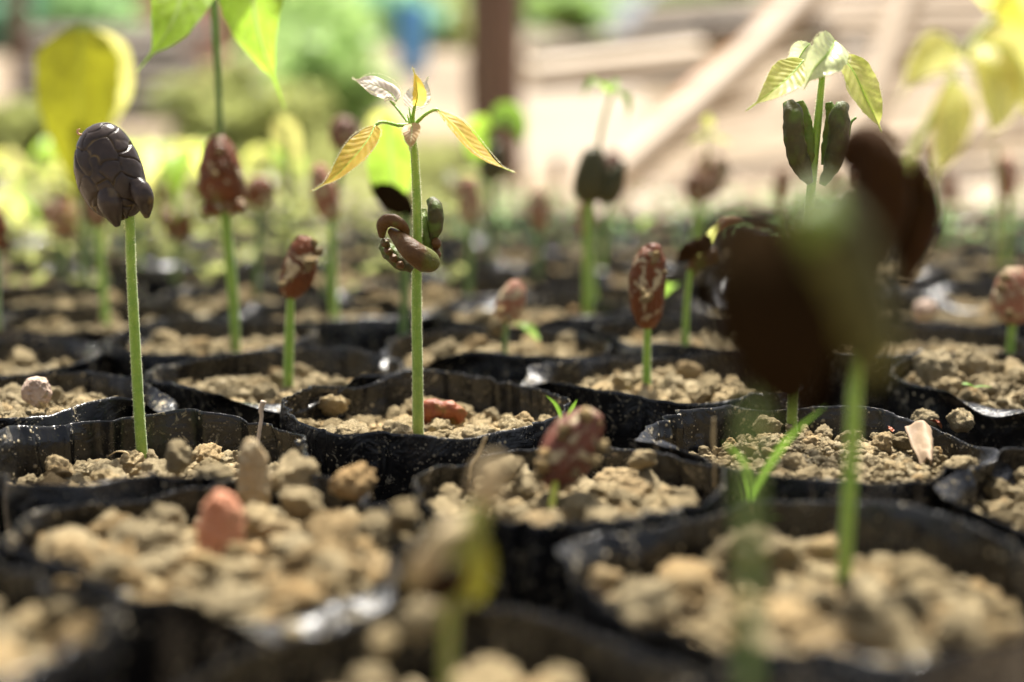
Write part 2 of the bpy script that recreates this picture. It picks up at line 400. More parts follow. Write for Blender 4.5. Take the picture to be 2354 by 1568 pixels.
# ------------------------------------------------------------------ beans and cotyledons
def bean_mesh(bot, top, width, flat=.8, style='plain', seed=0, nu=120, nv=90, depth_hint=(0, -1, 0), notch=0.0, egg=.12, bend=0.0):
    bot = np.array(bot, float); top = np.array(top, float); ax = top - bot; L = np.linalg.norm(ax); ax /= L
    h = np.array(depth_hint, float); n = h - ax * np.dot(h, ax); n /= np.linalg.norm(n); b = np.cross(ax, n)
    t = np.linspace(.0, 1, nv); ph = (1 - np.cos(np.pi * t)) / 2
    th = np.linspace(0, 2 * np.pi, nu, endpoint=False)
    PH, TH = np.meshgrid(ph, th, indexing='ij')
    prof = np.sqrt(np.clip(1 - (2 * PH - 1) ** 2, 0, 1)) ** .9 * (1 + egg * (1 - 2 * PH))
    R = prof * width / 2
    # th=0 towards camera (n)
    x = np.sin(TH) * R; y = np.cos(TH) * R * flat; z = PH * L
    P = np.stack([x / (width * .5), y / (width * .5), z / (width * .5)], -1)
    d = np.zeros_like(R); tint = np.zeros_like(R)
    if style == 'cracked':
        r = np.random.default_rng(seed); ns = 130
        sp = r.uniform(0, 1, ns * 2); sa = r.uniform(0, 2 * np.pi, ns * 2)
        sr = np.sqrt(np.clip(1 - (2 * sp - 1) ** 2, 0, 1))
        seeds = np.stack([np.sin(sa) * sr, np.cos(sa) * sr * flat, sp * L / (width * .5)], -1)
        keep = []
        for q in seeds:      # blue-noise like plates, larger toward the top
            md = .27 + .36 * (q[2] / (L / (width * .5)))
            if all(np.linalg.norm(q - k) > md for k in keep): keep.append(q)
        S = np.array(keep)
        Pw = P + .30 * np.stack([vnoise(P * 2.5 + 3, 1), vnoise(P * 2.5 + 9, 2), vnoise(P * 2.5 + 5, 3)], -1)
        D = np.linalg.norm(Pw[..., None, :] - S, axis=-1); D.sort(axis=-1)
        e = D[..., 1] - D[..., 0]
        g = np.exp(-(e / .030) ** 2); dome = np.clip(e / .30, 0, 1) ** .5
        g = g * np.clip(.75 + 1.3 * fbm(P, 1.7, 2, 77), .25, 1)
        d = width * (-.042 * g + .007 * dome) + width * .012 * fbm(P, 2.2, 3, seed)
        tint = np.clip(np.exp(-(e / .035) ** 2) * .7, 0, 1) * np.clip(fbm(P, 1.3, 2, 4) * 3 + .1, 0, 1)
    elif style == 'wrinkled':
        q = np.stack([P[..., 0] * 3.2, P[..., 1] * 3.2, P[..., 2] * 1.1], -1)
        rid = 1 - np.abs(fbm(q, 1.0, 3, seed)) * 2.4
        d = width * (.035 * rid + .05 * fbm(P, 1.3, 3, seed + 3) + .018 * fbm(P, 8, 2, seed + 9))
    elif style == 'lumpy':
        d = width * (.13 * fbm(P, 1.6, 4, seed) + .05 * np.abs(fbm(P, 5, 3, seed + 2)))
    elif style == 'smooth':
        d = width * (.03 * fbm(P, 1.2, 3, seed) + .008 * fbm(P, 7, 2, seed))
    if notch > 0:
        A = (TH + np.pi) % (2 * np.pi) - np.pi
        gr = np.exp(-((A - .25) / .34) ** 2) * np.clip((.34 - PH) / .22, 0, 1)
        d = d - notch * width * gr; tint = np.maximum(tint, gr * .9)
    rr = np.stack([np.sin(TH) * np.ones_like(PH), np.cos(TH) * flat * np.ones_like(PH), (2 * PH - 1) * .9], -1)
    rr /= np.linalg.norm(rr, axis=-1)[..., None]
    off = rr * (d * np.clip(prof * 3, .25, 1))[..., None]
    x = x + off[..., 0]; y = y + off[..., 1]; z = z + off[..., 2]
    x = x + bend * width * np.sin(np.pi * PH)
    V = bot + x[..., None] * b * -1 + y[..., None] * n + z[..., None] * ax
    V = V.reshape(-1, 3); Fc = grid_faces(nu, nv)
    return V, Fc, tint.ravel()

ICO = {}
def ico(sub):
    if sub not in ICO:
        bm = bmesh.new(); bmesh.ops.create_icosphere(bm, subdivisions=sub, radius=1)
        ICO[sub] = (np.array([v.co[:] for v in bm.verts]), np.array([[v.index for v in f.verts] for f in bm.faces])); bm.free()
    return ICO[sub]
def clod_shape(sub, s):
    V, Fc = ico(sub); r = np.random.default_rng(s + 500)
    m = 26 if sub > 2 else 11
    nr = r.normal(0, 1, (m, 3)); nr /= np.linalg.norm(nr, axis=1)[:, None]; dk = r.uniform(.72, 1.02, m)
    q = np.clip(V @ nr.T, .02, 1); rad = (dk / q).min(1).clip(.55, 1.25)          # broken, faceted lump
    if sub > 2:
        P = V * rad[:, None]
        rad = rad * (1 + .20 * fbm(V, 1.6, 2, s) + .30 * np.abs(fbm(P, 4.2, 4, s + 7)) - .12 + .09 * fbm(P, 11, 2, s + 3))
        bl = np.zeros(len(V))                                                      # crumbs stuck on it
        c = r.normal(0, 1, (46, 3)); c /= np.linalg.norm(c, axis=1)[:, None]
        for cc in c:
            w_ = r.uniform(.10, .28); d_ = np.linalg.norm(V - cc, axis=1); bl = np.maximum(bl, np.sqrt(np.clip(1 - (d_ / w_) ** 2, 0, 1)) * w_ * .7)
        rad = rad + bl
    V0 = V * rad[:, None]
    st = np.array([1, .75 + .3 * ((s * 37 % 10) / 10), .6 + .25 * ((s * 53 % 10) / 10)])
    return V0 * st, Fc
CLOD_ME = {k: [mesh('clod', *clod_shape(4, s), M[k]) for s in range(12)] for k in ('soil', 'soil_red', 'soil_pale')}
MUD_ME = [mesh('mud', *clod_shape(3, 40 + s), M['mud']) for s in range(5)]
CR_SH = [clod_shape(1, 80 + s) for s in range(10)] if True else None

# ------------------------------------------------------------------ layout of bags
# (centre pixel x, y of the rim in the photograph at 2354 px width, radius, rim height offset, soil depth, label)
SPEC = [
 ('B1', 1850, 1290, .53, 0.00, .12, "black grow bag that holds the tall blurred stem and grass sprout", 'soil'),
 ('B2', 500, 1195, .52, 0.00, .10, "black grow bag with an orange seed tip poking from lumpy soil", 'soil_red'),
 ('B3', -330, 1420, .52, 0.00, .12, "blurred black grow bag cut off by the photo's left edge at the bottom", 'soil'),
 ('B4', 1060, 1600, .55, -.03, .12, "blurred black grow bag at the bottom centre under the yellow-brown sprout", 'soil'),
 ('B5', 335, 1015, .51, 0.00, .17, "black grow bag around the seedling with the cracked dark seed head", 'soil'),
 ('B6', 982, 918, .52, 0.01, .13, "black grow bag around the sharp central seedling with orange leaves", 'soil_pale'),
 ('B7', 1305, 1090, .45, 0.00, .11, "black grow bag holding the leaning mud-crusted red seed on a short stem", 'soil'),
 ('B8', 1872, 1000, .52, 0.00, .11, "black grow bag with crumbly soil and a dry leaf chip, rim curled at its left", 'soil'),
 ('B9', 2360, 850, .54, 0.00, .06, "heaped black grow bag with glossy white glare on its front film, at the right", 'soil'),
 ('B10', 2640, 1115, .52, 0.00, .10, "black grow bag cut off by the right edge, with round clods at its left rim", 'soil'),
 ('B11', 1545, 850, .52, 0.00, .10, "black grow bag around the upright reddish seed flecked with mud", 'soil_pale'),
 ('B12', 645, 838, .53, 0.00, .12, "black grow bag with a bright glossy front rim around the short hooked seed", 'soil'),
 ('B13', 20, 900, .52, 0.00, .10, "black grow bag with a wrinkled pinkish lump of seed lying on its soil", 'soil'),
 ('B14', 1150, 785, .52, 0.02, .10, "black grow bag around the tiny pink seed right of the central stem", 'soil'),
 ('B15', 480, 765, .52, 0.00, .10, "black grow bag holding the tall seedling with large lime leaves", 'soil'),
 ('B16', 1770, 1790, .54, -.04, .13, "dark front grow bag under the big blurred black seed, cut by the lower edge", 'soil'),
]
GX, SPD = [], {}
for s in SPEC:
    p_ = on_plane(s[1], s[2], RIM); GX.append([p_.x, p_.y]); SPD[s[0]] = len(GX) - 1
NS = len(GX)
BX = np.array(GX)
cand = []
row = 0; y = 1.2
while y < 15.9:
    xs = np.arange(-9, 9) * 1.06 + (row % 2) * .53
    for x in xs:
        if abs(x) < .40 * y + 1.6: cand.append([x + random.uniform(-.06, .06), y + random.uniform(-.05, .05)])
    y += .93; row += 1
cand = np.array(cand)
for it in range(60):
    allp = np.vstack([BX, cand])
    d = cand[:, None] - allp[None]; L = np.linalg.norm(d, axis=2); L[np.arange(len(cand)), NS + np.arange(len(cand))] = 9
    push = np.clip(1.04 - L, 0, .3)[..., None] * d / (L[..., None] + 1e-6)
    cand = cand + .35 * push.sum(1)
    if it == 12:
        L2 = np.linalg.norm(cand[:, None] - BX[None], axis=2).min(1); cand = cand[L2 > .80]
    if it in (25, 40):
        allp = np.vstack([BX, cand]); keep = []
        for i, c in enumerate(cand):
            l = np.linalg.norm(allp - c, axis=1); l[NS + i] = 9
            j = [k for k in range(len(allp)) if l[k] < .80]
            if not any(k < NS or (k - NS) < i for k in j): keep.append(i)
        cand = cand[keep]
vis = [i for i, c in enumerate(cand) if abs(c[0]) < .386 * c[1] + .85 and c[1] > 2.2 and c[1] < 16.2]
cand = cand[vis]
ALL = np.vstack([BX, cand])

def outline(i, R0, nth, gap=.008):
    th = np.linspace(0, 2 * np.pi, nth, endpoint=False)
    c = ALL[i]; r = np.full(nth, R0)
    for j in range(len(ALL)):
        if j == i: continue
        v = ALL[j] - c; L = np.hypot(*v)
        if L > 1.6: continue
        phi = math.atan2(v[1], v[0]); cs = np.cos(th - phi)
        lim = np.where(cs > .05, (L / 2 - gap) / np.maximum(cs, .05), 9)
        k = .02; hmix = np.clip(.5 + .5 * (lim - r) / k, 0, 1); r = lim * (1 - hmix) + r * hmix - k * hmix * (1 - hmix)
    for _ in range(3): r = np.minimum(r, (np.roll(r, 1) + np.roll(r, -1) + 2 * r) / 4 + .002)
    return th, r
def rimnoise(th, sc, s): return fbm(np.stack([np.cos(th) * sc, np.sin(th) * sc, th * 0 + s * 1.7], -1), 1, 3, s)

def bag_film(i, R0, H, seed, nth, nz, inner_depth, curl=None):
    th, r0 = outline(i, R0, nth)
    # sharp gusset creases
    rs = random.Random(seed * 13 + 5)
    cre = np.zeros(nth)
    crz = np.zeros(nth)
    for k in range(3):
        a = rs.uniform(0, 2 * math.pi); dd = (th - a + np.pi) % (2 * np.pi) - np.pi; am = rs.uniform(.4, 1.2)
        cre += am * (-.030 * np.exp(-(dd / .04) ** 2) + .016 * np.exp(-((np.abs(dd) - .08) / .04) ** 2)); crz += am * .006 * np.sign(np.sin(dd * 2 + k)) * np.exp(-(np.abs(dd) / .10))
    rz = .045 * rimnoise(th, 1.2, seed) + .005 * rimnoise(th, 4, seed + 1) + crz
    psi = .55 * rimnoise(th, 1.5, seed + 2) + .05               # outward lean of the loose top edge
    if curl:
        for a, wdt, amt in curl:
            dd = (th - a + np.pi) % (2 * np.pi) - np.pi; psi = psi + amt * np.exp(-(dd / wdt) ** 2)
    lipw = .07 + .02 * rimnoise(th, 2.1, seed + 6)
    if curl:
        for a, wdt, amt in curl:
            dd = (th - a + np.pi) % (2 * np.pi) - np.pi; lipw = lipw + .055 * np.clip(amt, 0, 2) / 2 * np.exp(-(dd / wdt) ** 2)
    zs = list(np.linspace(0, 1, nz) ** .8)
    rows = []
    for q in zs:                                                # outer wall
        z = q * (H - .085); wob = np.abs(fbm(np.stack([np.cos(th) * 2.6, np.sin(th) * 2.6, th * 0 + z * 1.7], -1), 1, 3, seed + 3))
        f2 = fbm(np.stack([np.cos(th) * 7, np.sin(th) * 7, th * 0 + z * 4.5], -1), 1, 2, seed + 4)
        fo = np.abs(fbm(np.stack([np.cos(th) * 2.2, np.sin(th) * 2.2, th * 0 + z * 1.1 + 7], -1), 1, 2, seed + 9)); fo = np.clip(1 - fo / .13, 0, 1) ** 1.5
        rr = r0 + cre * q - .026 * fo - .045 * wob - .003 * f2 - .012 - .03 * (1 - q) ** 3
        rows.append((rr, z + rz * q))
    base_r, base_z = rows[-1]
    nl = max(3, nz // 4); lip = []
    cr_, cz_ = base_r.copy(), base_z.copy()
    for k in range(1, nl + 1):
        q = k / nl; ang = psi * 1.15 * min(1, q * 1.8) - .12
        fine = .003 * fbm(np.stack([np.cos(th) * 11, np.sin(th) * 11, th * 0 + q * 2], -1), 1, 2, seed + 8)
        cr_ = cr_ + np.sin(ang) * lipw / nl; cz_ = cz_ + np.cos(ang) * lipw / nl
        lip.append((cr_ + fine, cz_.copy()))
    rows += lip
    T_ = .0015
    for rr, z in reversed(lip): rows.append((rr - T_, z - .0005))
    for q in np.linspace(0, 1, max(5, nz // 3)):
        z = base_z - q * inner_depth
        f2 = fbm(np.stack([np.cos(th) * 6, np.sin(th) * 6, th * 0 + q * 2], -1), 1, 3, seed + 4)
        rr = base_r - T_ - .006 * q - .012 * (f2 + .3) * q
        rows.append((rr, z))
    V = np.stack([np.stack([rr * np.cos(th), rr * np.sin(th), z], -1) for rr, z in rows]).reshape(-1, 3)
    Fc = grid_faces(nth, len(rows))
    return V, Fc, th, base_r
def soil_h(x, y, seed, amp):
    P = np.stack([x, y, np.zeros_like(x)], -1)
    return amp * (fbm(P, 3.2, 3, seed) * 1.0 + .35 * fbm(P, 11, 3, seed + 4))
def soil_disc(th, rad, hs, seed, nr, amp):
    q = np.linspace(0, 1, nr); Q, TH = np.meshgrid(q, th, indexing='ij'); R = Q * np.interp(TH, th, rad, period=2 * np.pi) * .99
    x, y = R * np.cos(TH), R * np.sin(TH)
    z = hs + soil_h(x, y, seed, amp) - .07 * Q ** 4 + .012 * fbm(np.stack([x, y, x * 0], -1), 34, 2, seed)
    return np.stack([x, y, z], -1).reshape(-1, 3), grid_faces(len(th), nr)
def crumbs(n, th, rad, hs, seed, amp, r0, r1, shape_sub=None):
    r = np.random.default_rng(seed); a = r.uniform(0, 2 * np.pi, n); q = np.sqrt(r.uniform(0, 1, n)) * .97
    R = q * np.interp(a, th, rad, period=2 * np.pi); x, y = R * np.cos(a), R * np.sin(a)
    s = r0 * (r1 / r0) ** (r.uniform(0, 1, n) ** 2.2)
    s = np.minimum(s, np.maximum(.006, (1.0 - q) * .45 + .006))
    z = hs + soil_h(x, y, seed_of(seed), amp) - .07 * q ** 4 + s * .45 + r.uniform(0, .018, n)
    out_v, out_f = [], []; off = 0
    for k in range(len(CR_SH)):
        V0, F0 = CR_SH[k]; idx = np.arange(k, n, len(CR_SH)); m = len(idx)
        if m == 0: continue
        ang = r.uniform(0, 2 * np.pi, m); tl = r.uniform(-.7, .7, m)
        ca, sa, ct, st = np.cos(ang), np.sin(ang), np.cos(tl), np.sin(tl)
        v = np.repeat(V0[None], m, 0)
        vy = v[..., 1] * ct[:, None] - v[..., 2] * st[:, None]; vz = v[..., 1] * st[:, None] + v[..., 2] * ct[:, None]; vx = v[..., 0]
        X = vx * ca[:, None] - vy * sa[:, None]; Y = vx * sa[:, None] + vy * ca[:, None]
        v = np.stack([X, Y, vz], -1) * s[idx][:, None, None] + np.stack([x[idx], y[idx], z[idx]], -1)[:, None, :]
        f = F0[None] + (np.arange(m) * len(V0))[:, None, None] + off; off += m * len(V0)
        out_v.append(v.reshape(-1, 3)); out_f.append(f.reshape(-1, 3))
    return np.concatenate(out_v), np.concatenate(out_f)
def seed_of(s): return s // 10

BAG = {}
def near_bag(i, spec=None):
    x, y = ALL[i]
    seed = 11 + i * 7
    if spec: key, _, _, R0, dh, sdep, label, sm = spec
    else: key, R0, dh, sdep, label, sm = i, .53, random.uniform(-.03, .03), (random.uniform(.04, .11) if y < 7 else random.uniform(.08, .15)), None, 'soil'
    H = RIM + dh
    hi = y < 4.9 and y > 2.4
    nth, nz = (300, 30) if hi else ((200, 20) if y < 7.5 else (96, 12))
    curl = {'B8': [(math.pi * 1.02, .35, 1.0), (-.4, .3, 1.9)], 'B12': [(-1.35, .55, 1.95)], 'B9': [(-2.1, .4, 1.8)], 'B5': [(-.6, .3, 1.9), (2.6, .4, .5)], 'B2': [(-1.0, .45, 1.95)], 'B10': [(2.9, .4, .8)], 'B1': [(2.8, .4, .8)], 'B13': [(-.1, .3, 1.9), (-1.7, .3, 1.6)], 'B11': [(3.3, .3, 1.8)], 'B14': [(3.9, .4, 1.8)]}.get(key) or ([((seed * 1.7) % 6.28, .35, 1.8), (-1.57 + ((seed * .37) % 2 - 1), .3, 1.85)] if i >= NS else None)
    V, Fc, th, br = bag_film(i, R0, H, seed, nth, nz, .55, curl)
    root = thing('grow_bag', label or 'black', 'grow bag', (x, y, 0), 'black plastic grow bags packed on the ground')
    link('film', mesh('film', V, Fc, M['film']), root)
    hs = H - sdep - .01; amp = .06
    so = link('soil', mesh('soil', *soil_disc(th, br - .006, hs, seed, 60 if hi else 34, amp), M[sm]), root)
    # single clods
    r = np.random.default_rng(seed + 1)
    n = 240 if hi else (95 if y < 5.6 else (60 if y < 7.5 else 26))
    if y <= 2.4: n = 90
    placed = []
    rmin, rmax = (.017, .074) if y < 7.5 else (.03, .075)
    if key == 'B8': rmax = .05
    if key == 'B2': rmax = .085
    kinds = ['soil'] * 7 + ['soil_pale'] * 4 + ['soil_red']
    if sm == 'soil_red': kinds = ['soil_red'] * 2 + ['soil'] * 4 + ['soil_pale']
    if sm == 'soil_pale': kinds = ['soil_pale'] * 4 + ['soil']
    for k in range(n):
        s = rmin * (rmax / rmin) ** (r.uniform() ** (3.0 if hi else 2.4))
        for tr in range(12):
            a = r.uniform(0, 2 * np.pi); lim = np.interp(a, th, br, period=2 * np.pi) - s * 1.05 - .012; q = math.sqrt(r.uniform()) * lim
            px, py = q * math.cos(a), q * math.sin(a)
            if all((px - u) ** 2 + (py - v_) ** 2 > (.62 * (s + w_)) ** 2 for u, v_, w_ in placed): break
        placed.append((px, py, s))
        pz = hs + float(soil_h(np.array(px), np.array(py), seed, amp)) + s * r.uniform(.15, .6)
        km = kinds[int(r.integers(len(kinds)))]
        link('clod', CLOD_ME[km][int(r.integers(12))], so, (px, py, pz), tuple(r.uniform(-3, 3, 3) * np.array((.25, .25, 1))), s)
    if hi: nc, a0, a1 = 4800, .005, .022
    elif y < 7.5: nc, a0, a1 = 1000, .009, .03
    else: nc, a0, a1 = 260, .014, .04
    cv, cf = crumbs(nc, th, br - .01, hs, seed * 10 + 1, amp, a0, a1)
    link('crumbs', mesh('crumbs', cv, cf, M[sm], smooth=True), so, kind='stuff')
    BAG[key] = (x, y, hs, seed, amp)
    return root
for i, s in enumerate(SPEC): near_bag(i, s)
order = [i for i in range(NS, len(ALL))]
ORD = 'first second third fourth fifth sixth seventh eighth ninth tenth eleventh twelfth thirteenth fourteenth fifteenth sixteenth'.split()
rows_ = {}
for i in range(len(ALL)): rows_.setdefault(int(round((ALL[:, 1].max() - ALL[i][1]) / .93)), []).append(i)
WHERE = {}
for rk, (q, ii) in enumerate(sorted(rows_.items())):
    ii = sorted(ii, key=lambda i: ALL[i][0])
    for n_, i in enumerate(ii): WHERE[i] = "%s from the left, %s row from back" % (ORD[n_], ORD[rk])
for i in order:
    x, y = ALL[i]
    ro = near_bag(i)
    side = ''
    if y < 5.0: lab = "soil-filled black grow bag cut off at the photo's %s edge" % ('left' if x < 0 else 'right')
    elif y < 7.5: lab = "slightly blurred black grow bag, " + WHERE[i]
    else: lab = "strongly blurred black grow bag, " + WHERE[i]
    ro['label'] = lab
def soil_z(key, x, y):
    bx, by, hs, seed, amp = BAG[key]
    return hs + float(soil_h(np.array(x - bx), np.array(y - by), seed, amp))

# ------------------------------------------------------------------ seedling builders
class Plant:
    def __init__(s, base, y, label, group='cacao seedlings in the grow bags', name='cacao_seedling', cat='seedling'):
        s.y = y; s.b = at(base[0], base[1], y) if not isinstance(base, Vector) else base
        s.o = thing(name, label, cat, s.b, group); s.bn = np.array(s.b)
    def P(s, q):     # (px, py[, dy]) -> local point
        return np.array(at(q[0], q[1], s.y + (q[2] if len(q) > 2 else 0))) - s.bn
    def add(s, name, V, Fc, mat, uv=None, attr=None, parent=None, kind=None):
        return link(name, mesh(name, V, Fc, mat, uv=uv, attr=attr), parent or s.o, kind=kind)
    def stem(s, pts, w, name='stem', mat='stem', hair=0, n=60, seg=16, bury=True, hl=.0065, tint=True):
        Q = [s.P(q) for q in pts]
        if bury: Q = [Q[0] - np.array((0, 0, .12))] + Q
        R = [wid(x, s.y) / 2 for x in w]
        if bury: R = [R[0]] + R
        dsp = lambda V, a, b: .03 * R[0] * fbm(V, 14, 3, 2)
        V, Fc = tube(Q, R, n, seg, disp=dsp)
        at_ = np.repeat(np.clip(1 - np.linspace(0, 1, n) * 3.0, 0, 1) * (.6 if tint else 0), seg)
        o = s.add(name, V, Fc, M[mat], attr=at_)
        if hair:
            C = spline(Q, n); RR = np.interp(np.linspace(0, 1, n), np.linspace(0, 1, len(R)), R)
            hv, hf = hairs_on(C, RR, hair, hl, seed=hair); s.add('hairs', hv, hf, M['hair'], kind='stuff', parent=o)
        return o
    def bean(s, bot, top, width, mat, style='wrinkled', seed=0, name='seed', muds=(), **k):
        V, Fc, tint = bean_mesh(s.P(bot), s.P(top), wid(width, s.y), style=style, seed=seed, **k)
        o = s.add(name, V, Fc, M[mat], attr=tint)
        for j, (mx_, my_, dy, sz) in enumerate(muds):
            link('mud', MUD_ME[(seed + j) % 5], o, s.P((mx_, my_, dy)), (j, j * 2, j * 3), wid(sz, s.y) / 2)
        return o
    def lobe(s, pts, radii, mat, seed=0, name='cotyledon', flat=.8, wr=.12, parent=None, n=50, seg=48, ridged=True):
        R = [wid(x, s.y) for x in radii]; Rm = max(R)
        def dsp(V, v, th):
            a = fbm(V / Rm, .9, 3, seed) * wr * Rm
            if ridged: a = a + Rm * wr * .9 * (1 - 2.2 * np.abs(fbm(V / Rm + 5, .8, 2, seed + 4)))
            a = a + Rm * .02 * fbm(V / Rm, 6, 2, seed)
            return a * np.clip(np.sin(np.pi * v) * 2.5, .15, 1)
        V, Fc = tube([s.P(q) for q in pts], R, n, seg, flat, disp=dsp)
        tint = np.clip(fbm(V / Rm, .7, 3, seed + 11) * 1.6, 0, .8)
        return s.add(name, V, Fc, M[mat], attr=tint, parent=parent)
    def leaf(s, pts, width, mat, hint=(0, -1, 0), fold=.3, wavy=.1, seed=0, rib='stem', ribw=3.0, hair=0, waves=11, curl=0, nv=44):
        V, Fc, uv, C, fr = leaf_mesh([s.P(q) for q in pts], wid(width, s.y), hint, fold, wavy, seed=seed, waves=waves, curl=curl, nv=nv)
        o = s.add('leaf', V, Fc, M[mat], uv=uv)
        r = wid(ribw, s.y) / 2; Rv = np.linspace(1, .25, 12) * r
        n = fr[1]; Cm = C - n * r * .6
        tv, tf = tube(Cm[:: max(1, len(Cm) // 14)], list(Rv), 30, 8)
        s.add('midrib', tv, tf, M[rib], attr=np.zeros(len(tv)), parent=o)
        if hair:
            T, N, B, W = fr; rr = np.random.default_rng(seed + 3); vs = []
            k = rr.integers(1, len(C) - 2, hair); sg = np.where(rr.uniform(size=hair) > .5, 1, -1)[:, None]
            f = rr.uniform(0, 1, hair)[:, None]
            c = C[k] * (1 - f) + C[k + 1] * f + B[k] * sg * (W[k][:, None] * (1 - f) + W[k + 1][:, None] * f) * .97 + N[k] * fold * W[k][:, None]
            e = c + (B[k] * sg + rr.normal(0, .35, (hair, 3))) * .0055; th_ = T[k] * .0005
            s.add('hairs', np.stack([c - th_, c + th_, e], 1).reshape(-1, 3), np.arange(3 * hair).reshape(-1, 3), M['hair'], parent=o, kind='stuff')
        return o

# --- sharp seedling with cracked dark seed head
p = Plant((330, 1098), 4.32, "sharp seedling whose upright stem carries a cracked black-brown seed head")
p.stem([(330, 1098), (318, 920), (308, 740), (301, 600), (298, 490), (293, 440)], [27, 25, 24, 22, 22, 14], hair=2600)
p.bean((288, 505), (226, 283), 152, 'bean_dark', 'cracked', seed=5, name='seed_head', nu=220, nv=200, flat=.72, notch=.22, egg=.05, bend=.05)
p.lobe([(246, 425, -.05), (254, 470, -.06), (270, 520, -.04)], [18, 26, 28, 20, 7], 'bean_dark', 3, 'cotyledon_tip', wr=.05, ridged=False)
p.lobe([(312, 415, -.05), (330, 455, -.06), (338, 500, -.04)], [16, 23, 24, 17, 6], 'bean_dark', 4, 'cotyledon_tip', wr=.05, ridged=False)
V, Fc = tube([p.P((192, 310)), p.P((181, 308)), p.P((178, 300)), p.P((184, 297))], [.004, .004, .003, .002], 12, 6); p.add('dried_thread', V, Fc, M['bamboo_orange'])

# --- tall seedling with lime leaves
p = Plant((541, 772), 5.95, "tall seedling with big lime-green leaves rising above a rusty brown seed head")
p.stem([(541, 772), (534, 660), (524, 560), (516, 470)], [22, 25, 25, 26], hair=500)
p.bean((517, 488), (500, 312), 97, 'bean_brown', 'wrinkled', seed=2, name='seed_head', flat=.85, egg=.18, notch=.08, muds=[(505, 350, -.1, 20), (495, 400, -.1, 18)])
for k, (a, b_) in enumerate([((480, 465), (474, 498)), ((500, 470), (497, 500)), ((528, 465), (532, 494)), ((546, 460), (552, 488))]):
    p.lobe([(a[0], a[1], -.05), (b_[0], (a[1] + b_[1]) / 2, -.06), (b_[0], b_[1], -.05)], [9, 13, 4], 'bean_brown', 20 + k, 'torn_seed_coat', wr=.2)
p.stem([(507, 318, .04), (502, 220, .02), (497, 100), (489, -20), (484, -120)], [15, 16, 17, 19, 19], name='upper_stem', mat='stem_dark', bury=False, hair=300, tint=False)
p.leaf([(470, -150, -.1), (432, -60, -.3), (392, 60, -.45), (316, 165, -.5)], 140, 'leaf_lime', (.25, -1, .35), .18, .12, 3, ribw=5)
p.leaf([(520, -170, -.1), (572, -60, -.3), (595, 80, -.35), (655, 250, -.35)], 165, 'leaf_lime', (-.12, -1, .2), .15, .12, 4, ribw=5)
p.leaf([(486, -115, .1), (440, -170, .4), (380, -190, .7), (330, -160, 1)], 130, 'leaf_lime', (0, 0, 1), .15, .12, 5, ribw=5)

# --- short hooked seed
p = Plant((663, 864), 5.22, "short seedling with a leaning rusty seed and pale mud crust at its right")
p.stem([(663, 864), (665, 780), (667, 720), (669, 680)], [24, 23, 21, 18], hair=700)
p.bean((662, 686), (704, 543), 74, 'bean_brown', 'wrinkled', seed=9, egg=.05, bend=-.08, muds=[(716, 600, -.07, 36), (708, 612, -.08, 26), (733, 580, -.02, 22), (648, 655, -.08, 20), (722, 560, -.01, 24), (668, 640, -.1, 14), (655, 625, -.08, 12)])

# --- central seedling
p = Plant((961, 974), 4.42, "sharp central seedling with a whorl of orange-yellow leaves above curled brown seed halves")
p.stem([(961, 990), (960, 860), (958, 740), (958, 640), (960, 560), (958, 450), (953, 360), (946, 290)], [27, 25, 24, 23, 22, 20, 18, 15], hair=3600, n=90, bury=True)
s_ = p.lobe([(898, 530, -.06), (925, 556, -.10), (955, 583, -.12), (985, 604, -.10), (990, 618, -.08)], [9, 20, 26, 27, 12], 'coty_brown', 3, 'seed_half', flat=.9, wr=.07, ridged=False)
p.lobe([(878, 545, -.05), (880, 515, -.07), (900, 506, -.08), (925, 520, -.08), (938, 545, -.05)], [7, 14, 15, 12, 5], 'coty_brown', 6, 'seed_fold', wr=.10)
p.lobe([(885, 552, -.02), (893, 575, -.03), (915, 600, -.04), (948, 622, -.04)], [12, 17, 16, 7], 'coty_olive', 8, 'seed_fold', wr=.22)
for k, (x, y_) in enumerate([(886, 560), (893, 578), (905, 594), (919, 608)]):
    p.lobe([(x - 7, y_ - 8, -.05), (x, y_, -.06), (x + 9, y_ + 7, -.05)], [5, 9, 4], 'coty_brown', 30 + k, 'seed_scale', wr=.12)
p.lobe([(990, 458, .04), (1000, 480, .02), (1001, 520, .02), (990, 555, .03)], [11, 17, 17, 9], 'coty_olive', 12, 'seed_half', wr=.10)
p.lobe([(975, 480, .05), (974, 520, .03), (982, 560, .03), (984, 590, .04)], [6, 13, 13, 8], 'coty_green', 14, 'seed_fold', wr=.15)
for k, (x, y_) in enumerate([(1003, 560), (1003, 585), (1000, 603)]):
    p.lobe([(x - 3, y_ - 12, .02), (x, y_, .01), (x - 2, y_ + 12, .02)], [7, 11, 6], 'coty_brown', 40 + k, 'seed_scale', wr=.12)
p.stem([(942, 287), (915, 288, -.02), (885, 281, -.04), (868, 284, -.05), (858, 296, -.06)], [10, 8, 7, 8, 7], name='petiole', bury=False, hair=260, n=30, tint=False)
p.leaf([(862, 288, -.06), (845, 322, -.10), (810, 366, -.14), (765, 410, -.16), (713, 441, -.17)], 70, 'leaf_orange', (-.35, -1, .25), .30, .12, 3, ribw=6, hair=700, waves=12, curl=.15)
p.stem([(950, 290), (972, 268, -.01), (990, 256, -.02), (1003, 252, -.02), (1012, 258, -.02)], [10, 8, 7, 8, 7], name='petiole', bury=False, hair=260, n=30, tint=False)
p.leaf([(1006, 252, -.02), (1045, 288, -.05), (1090, 340, -.08), (1135, 374, -.10), (1188, 398, -.12)], 66, 'leaf_orange', (.55, -.45, .75), .30, .10, 6, ribw=6, hair=700, waves=12, curl=.2)
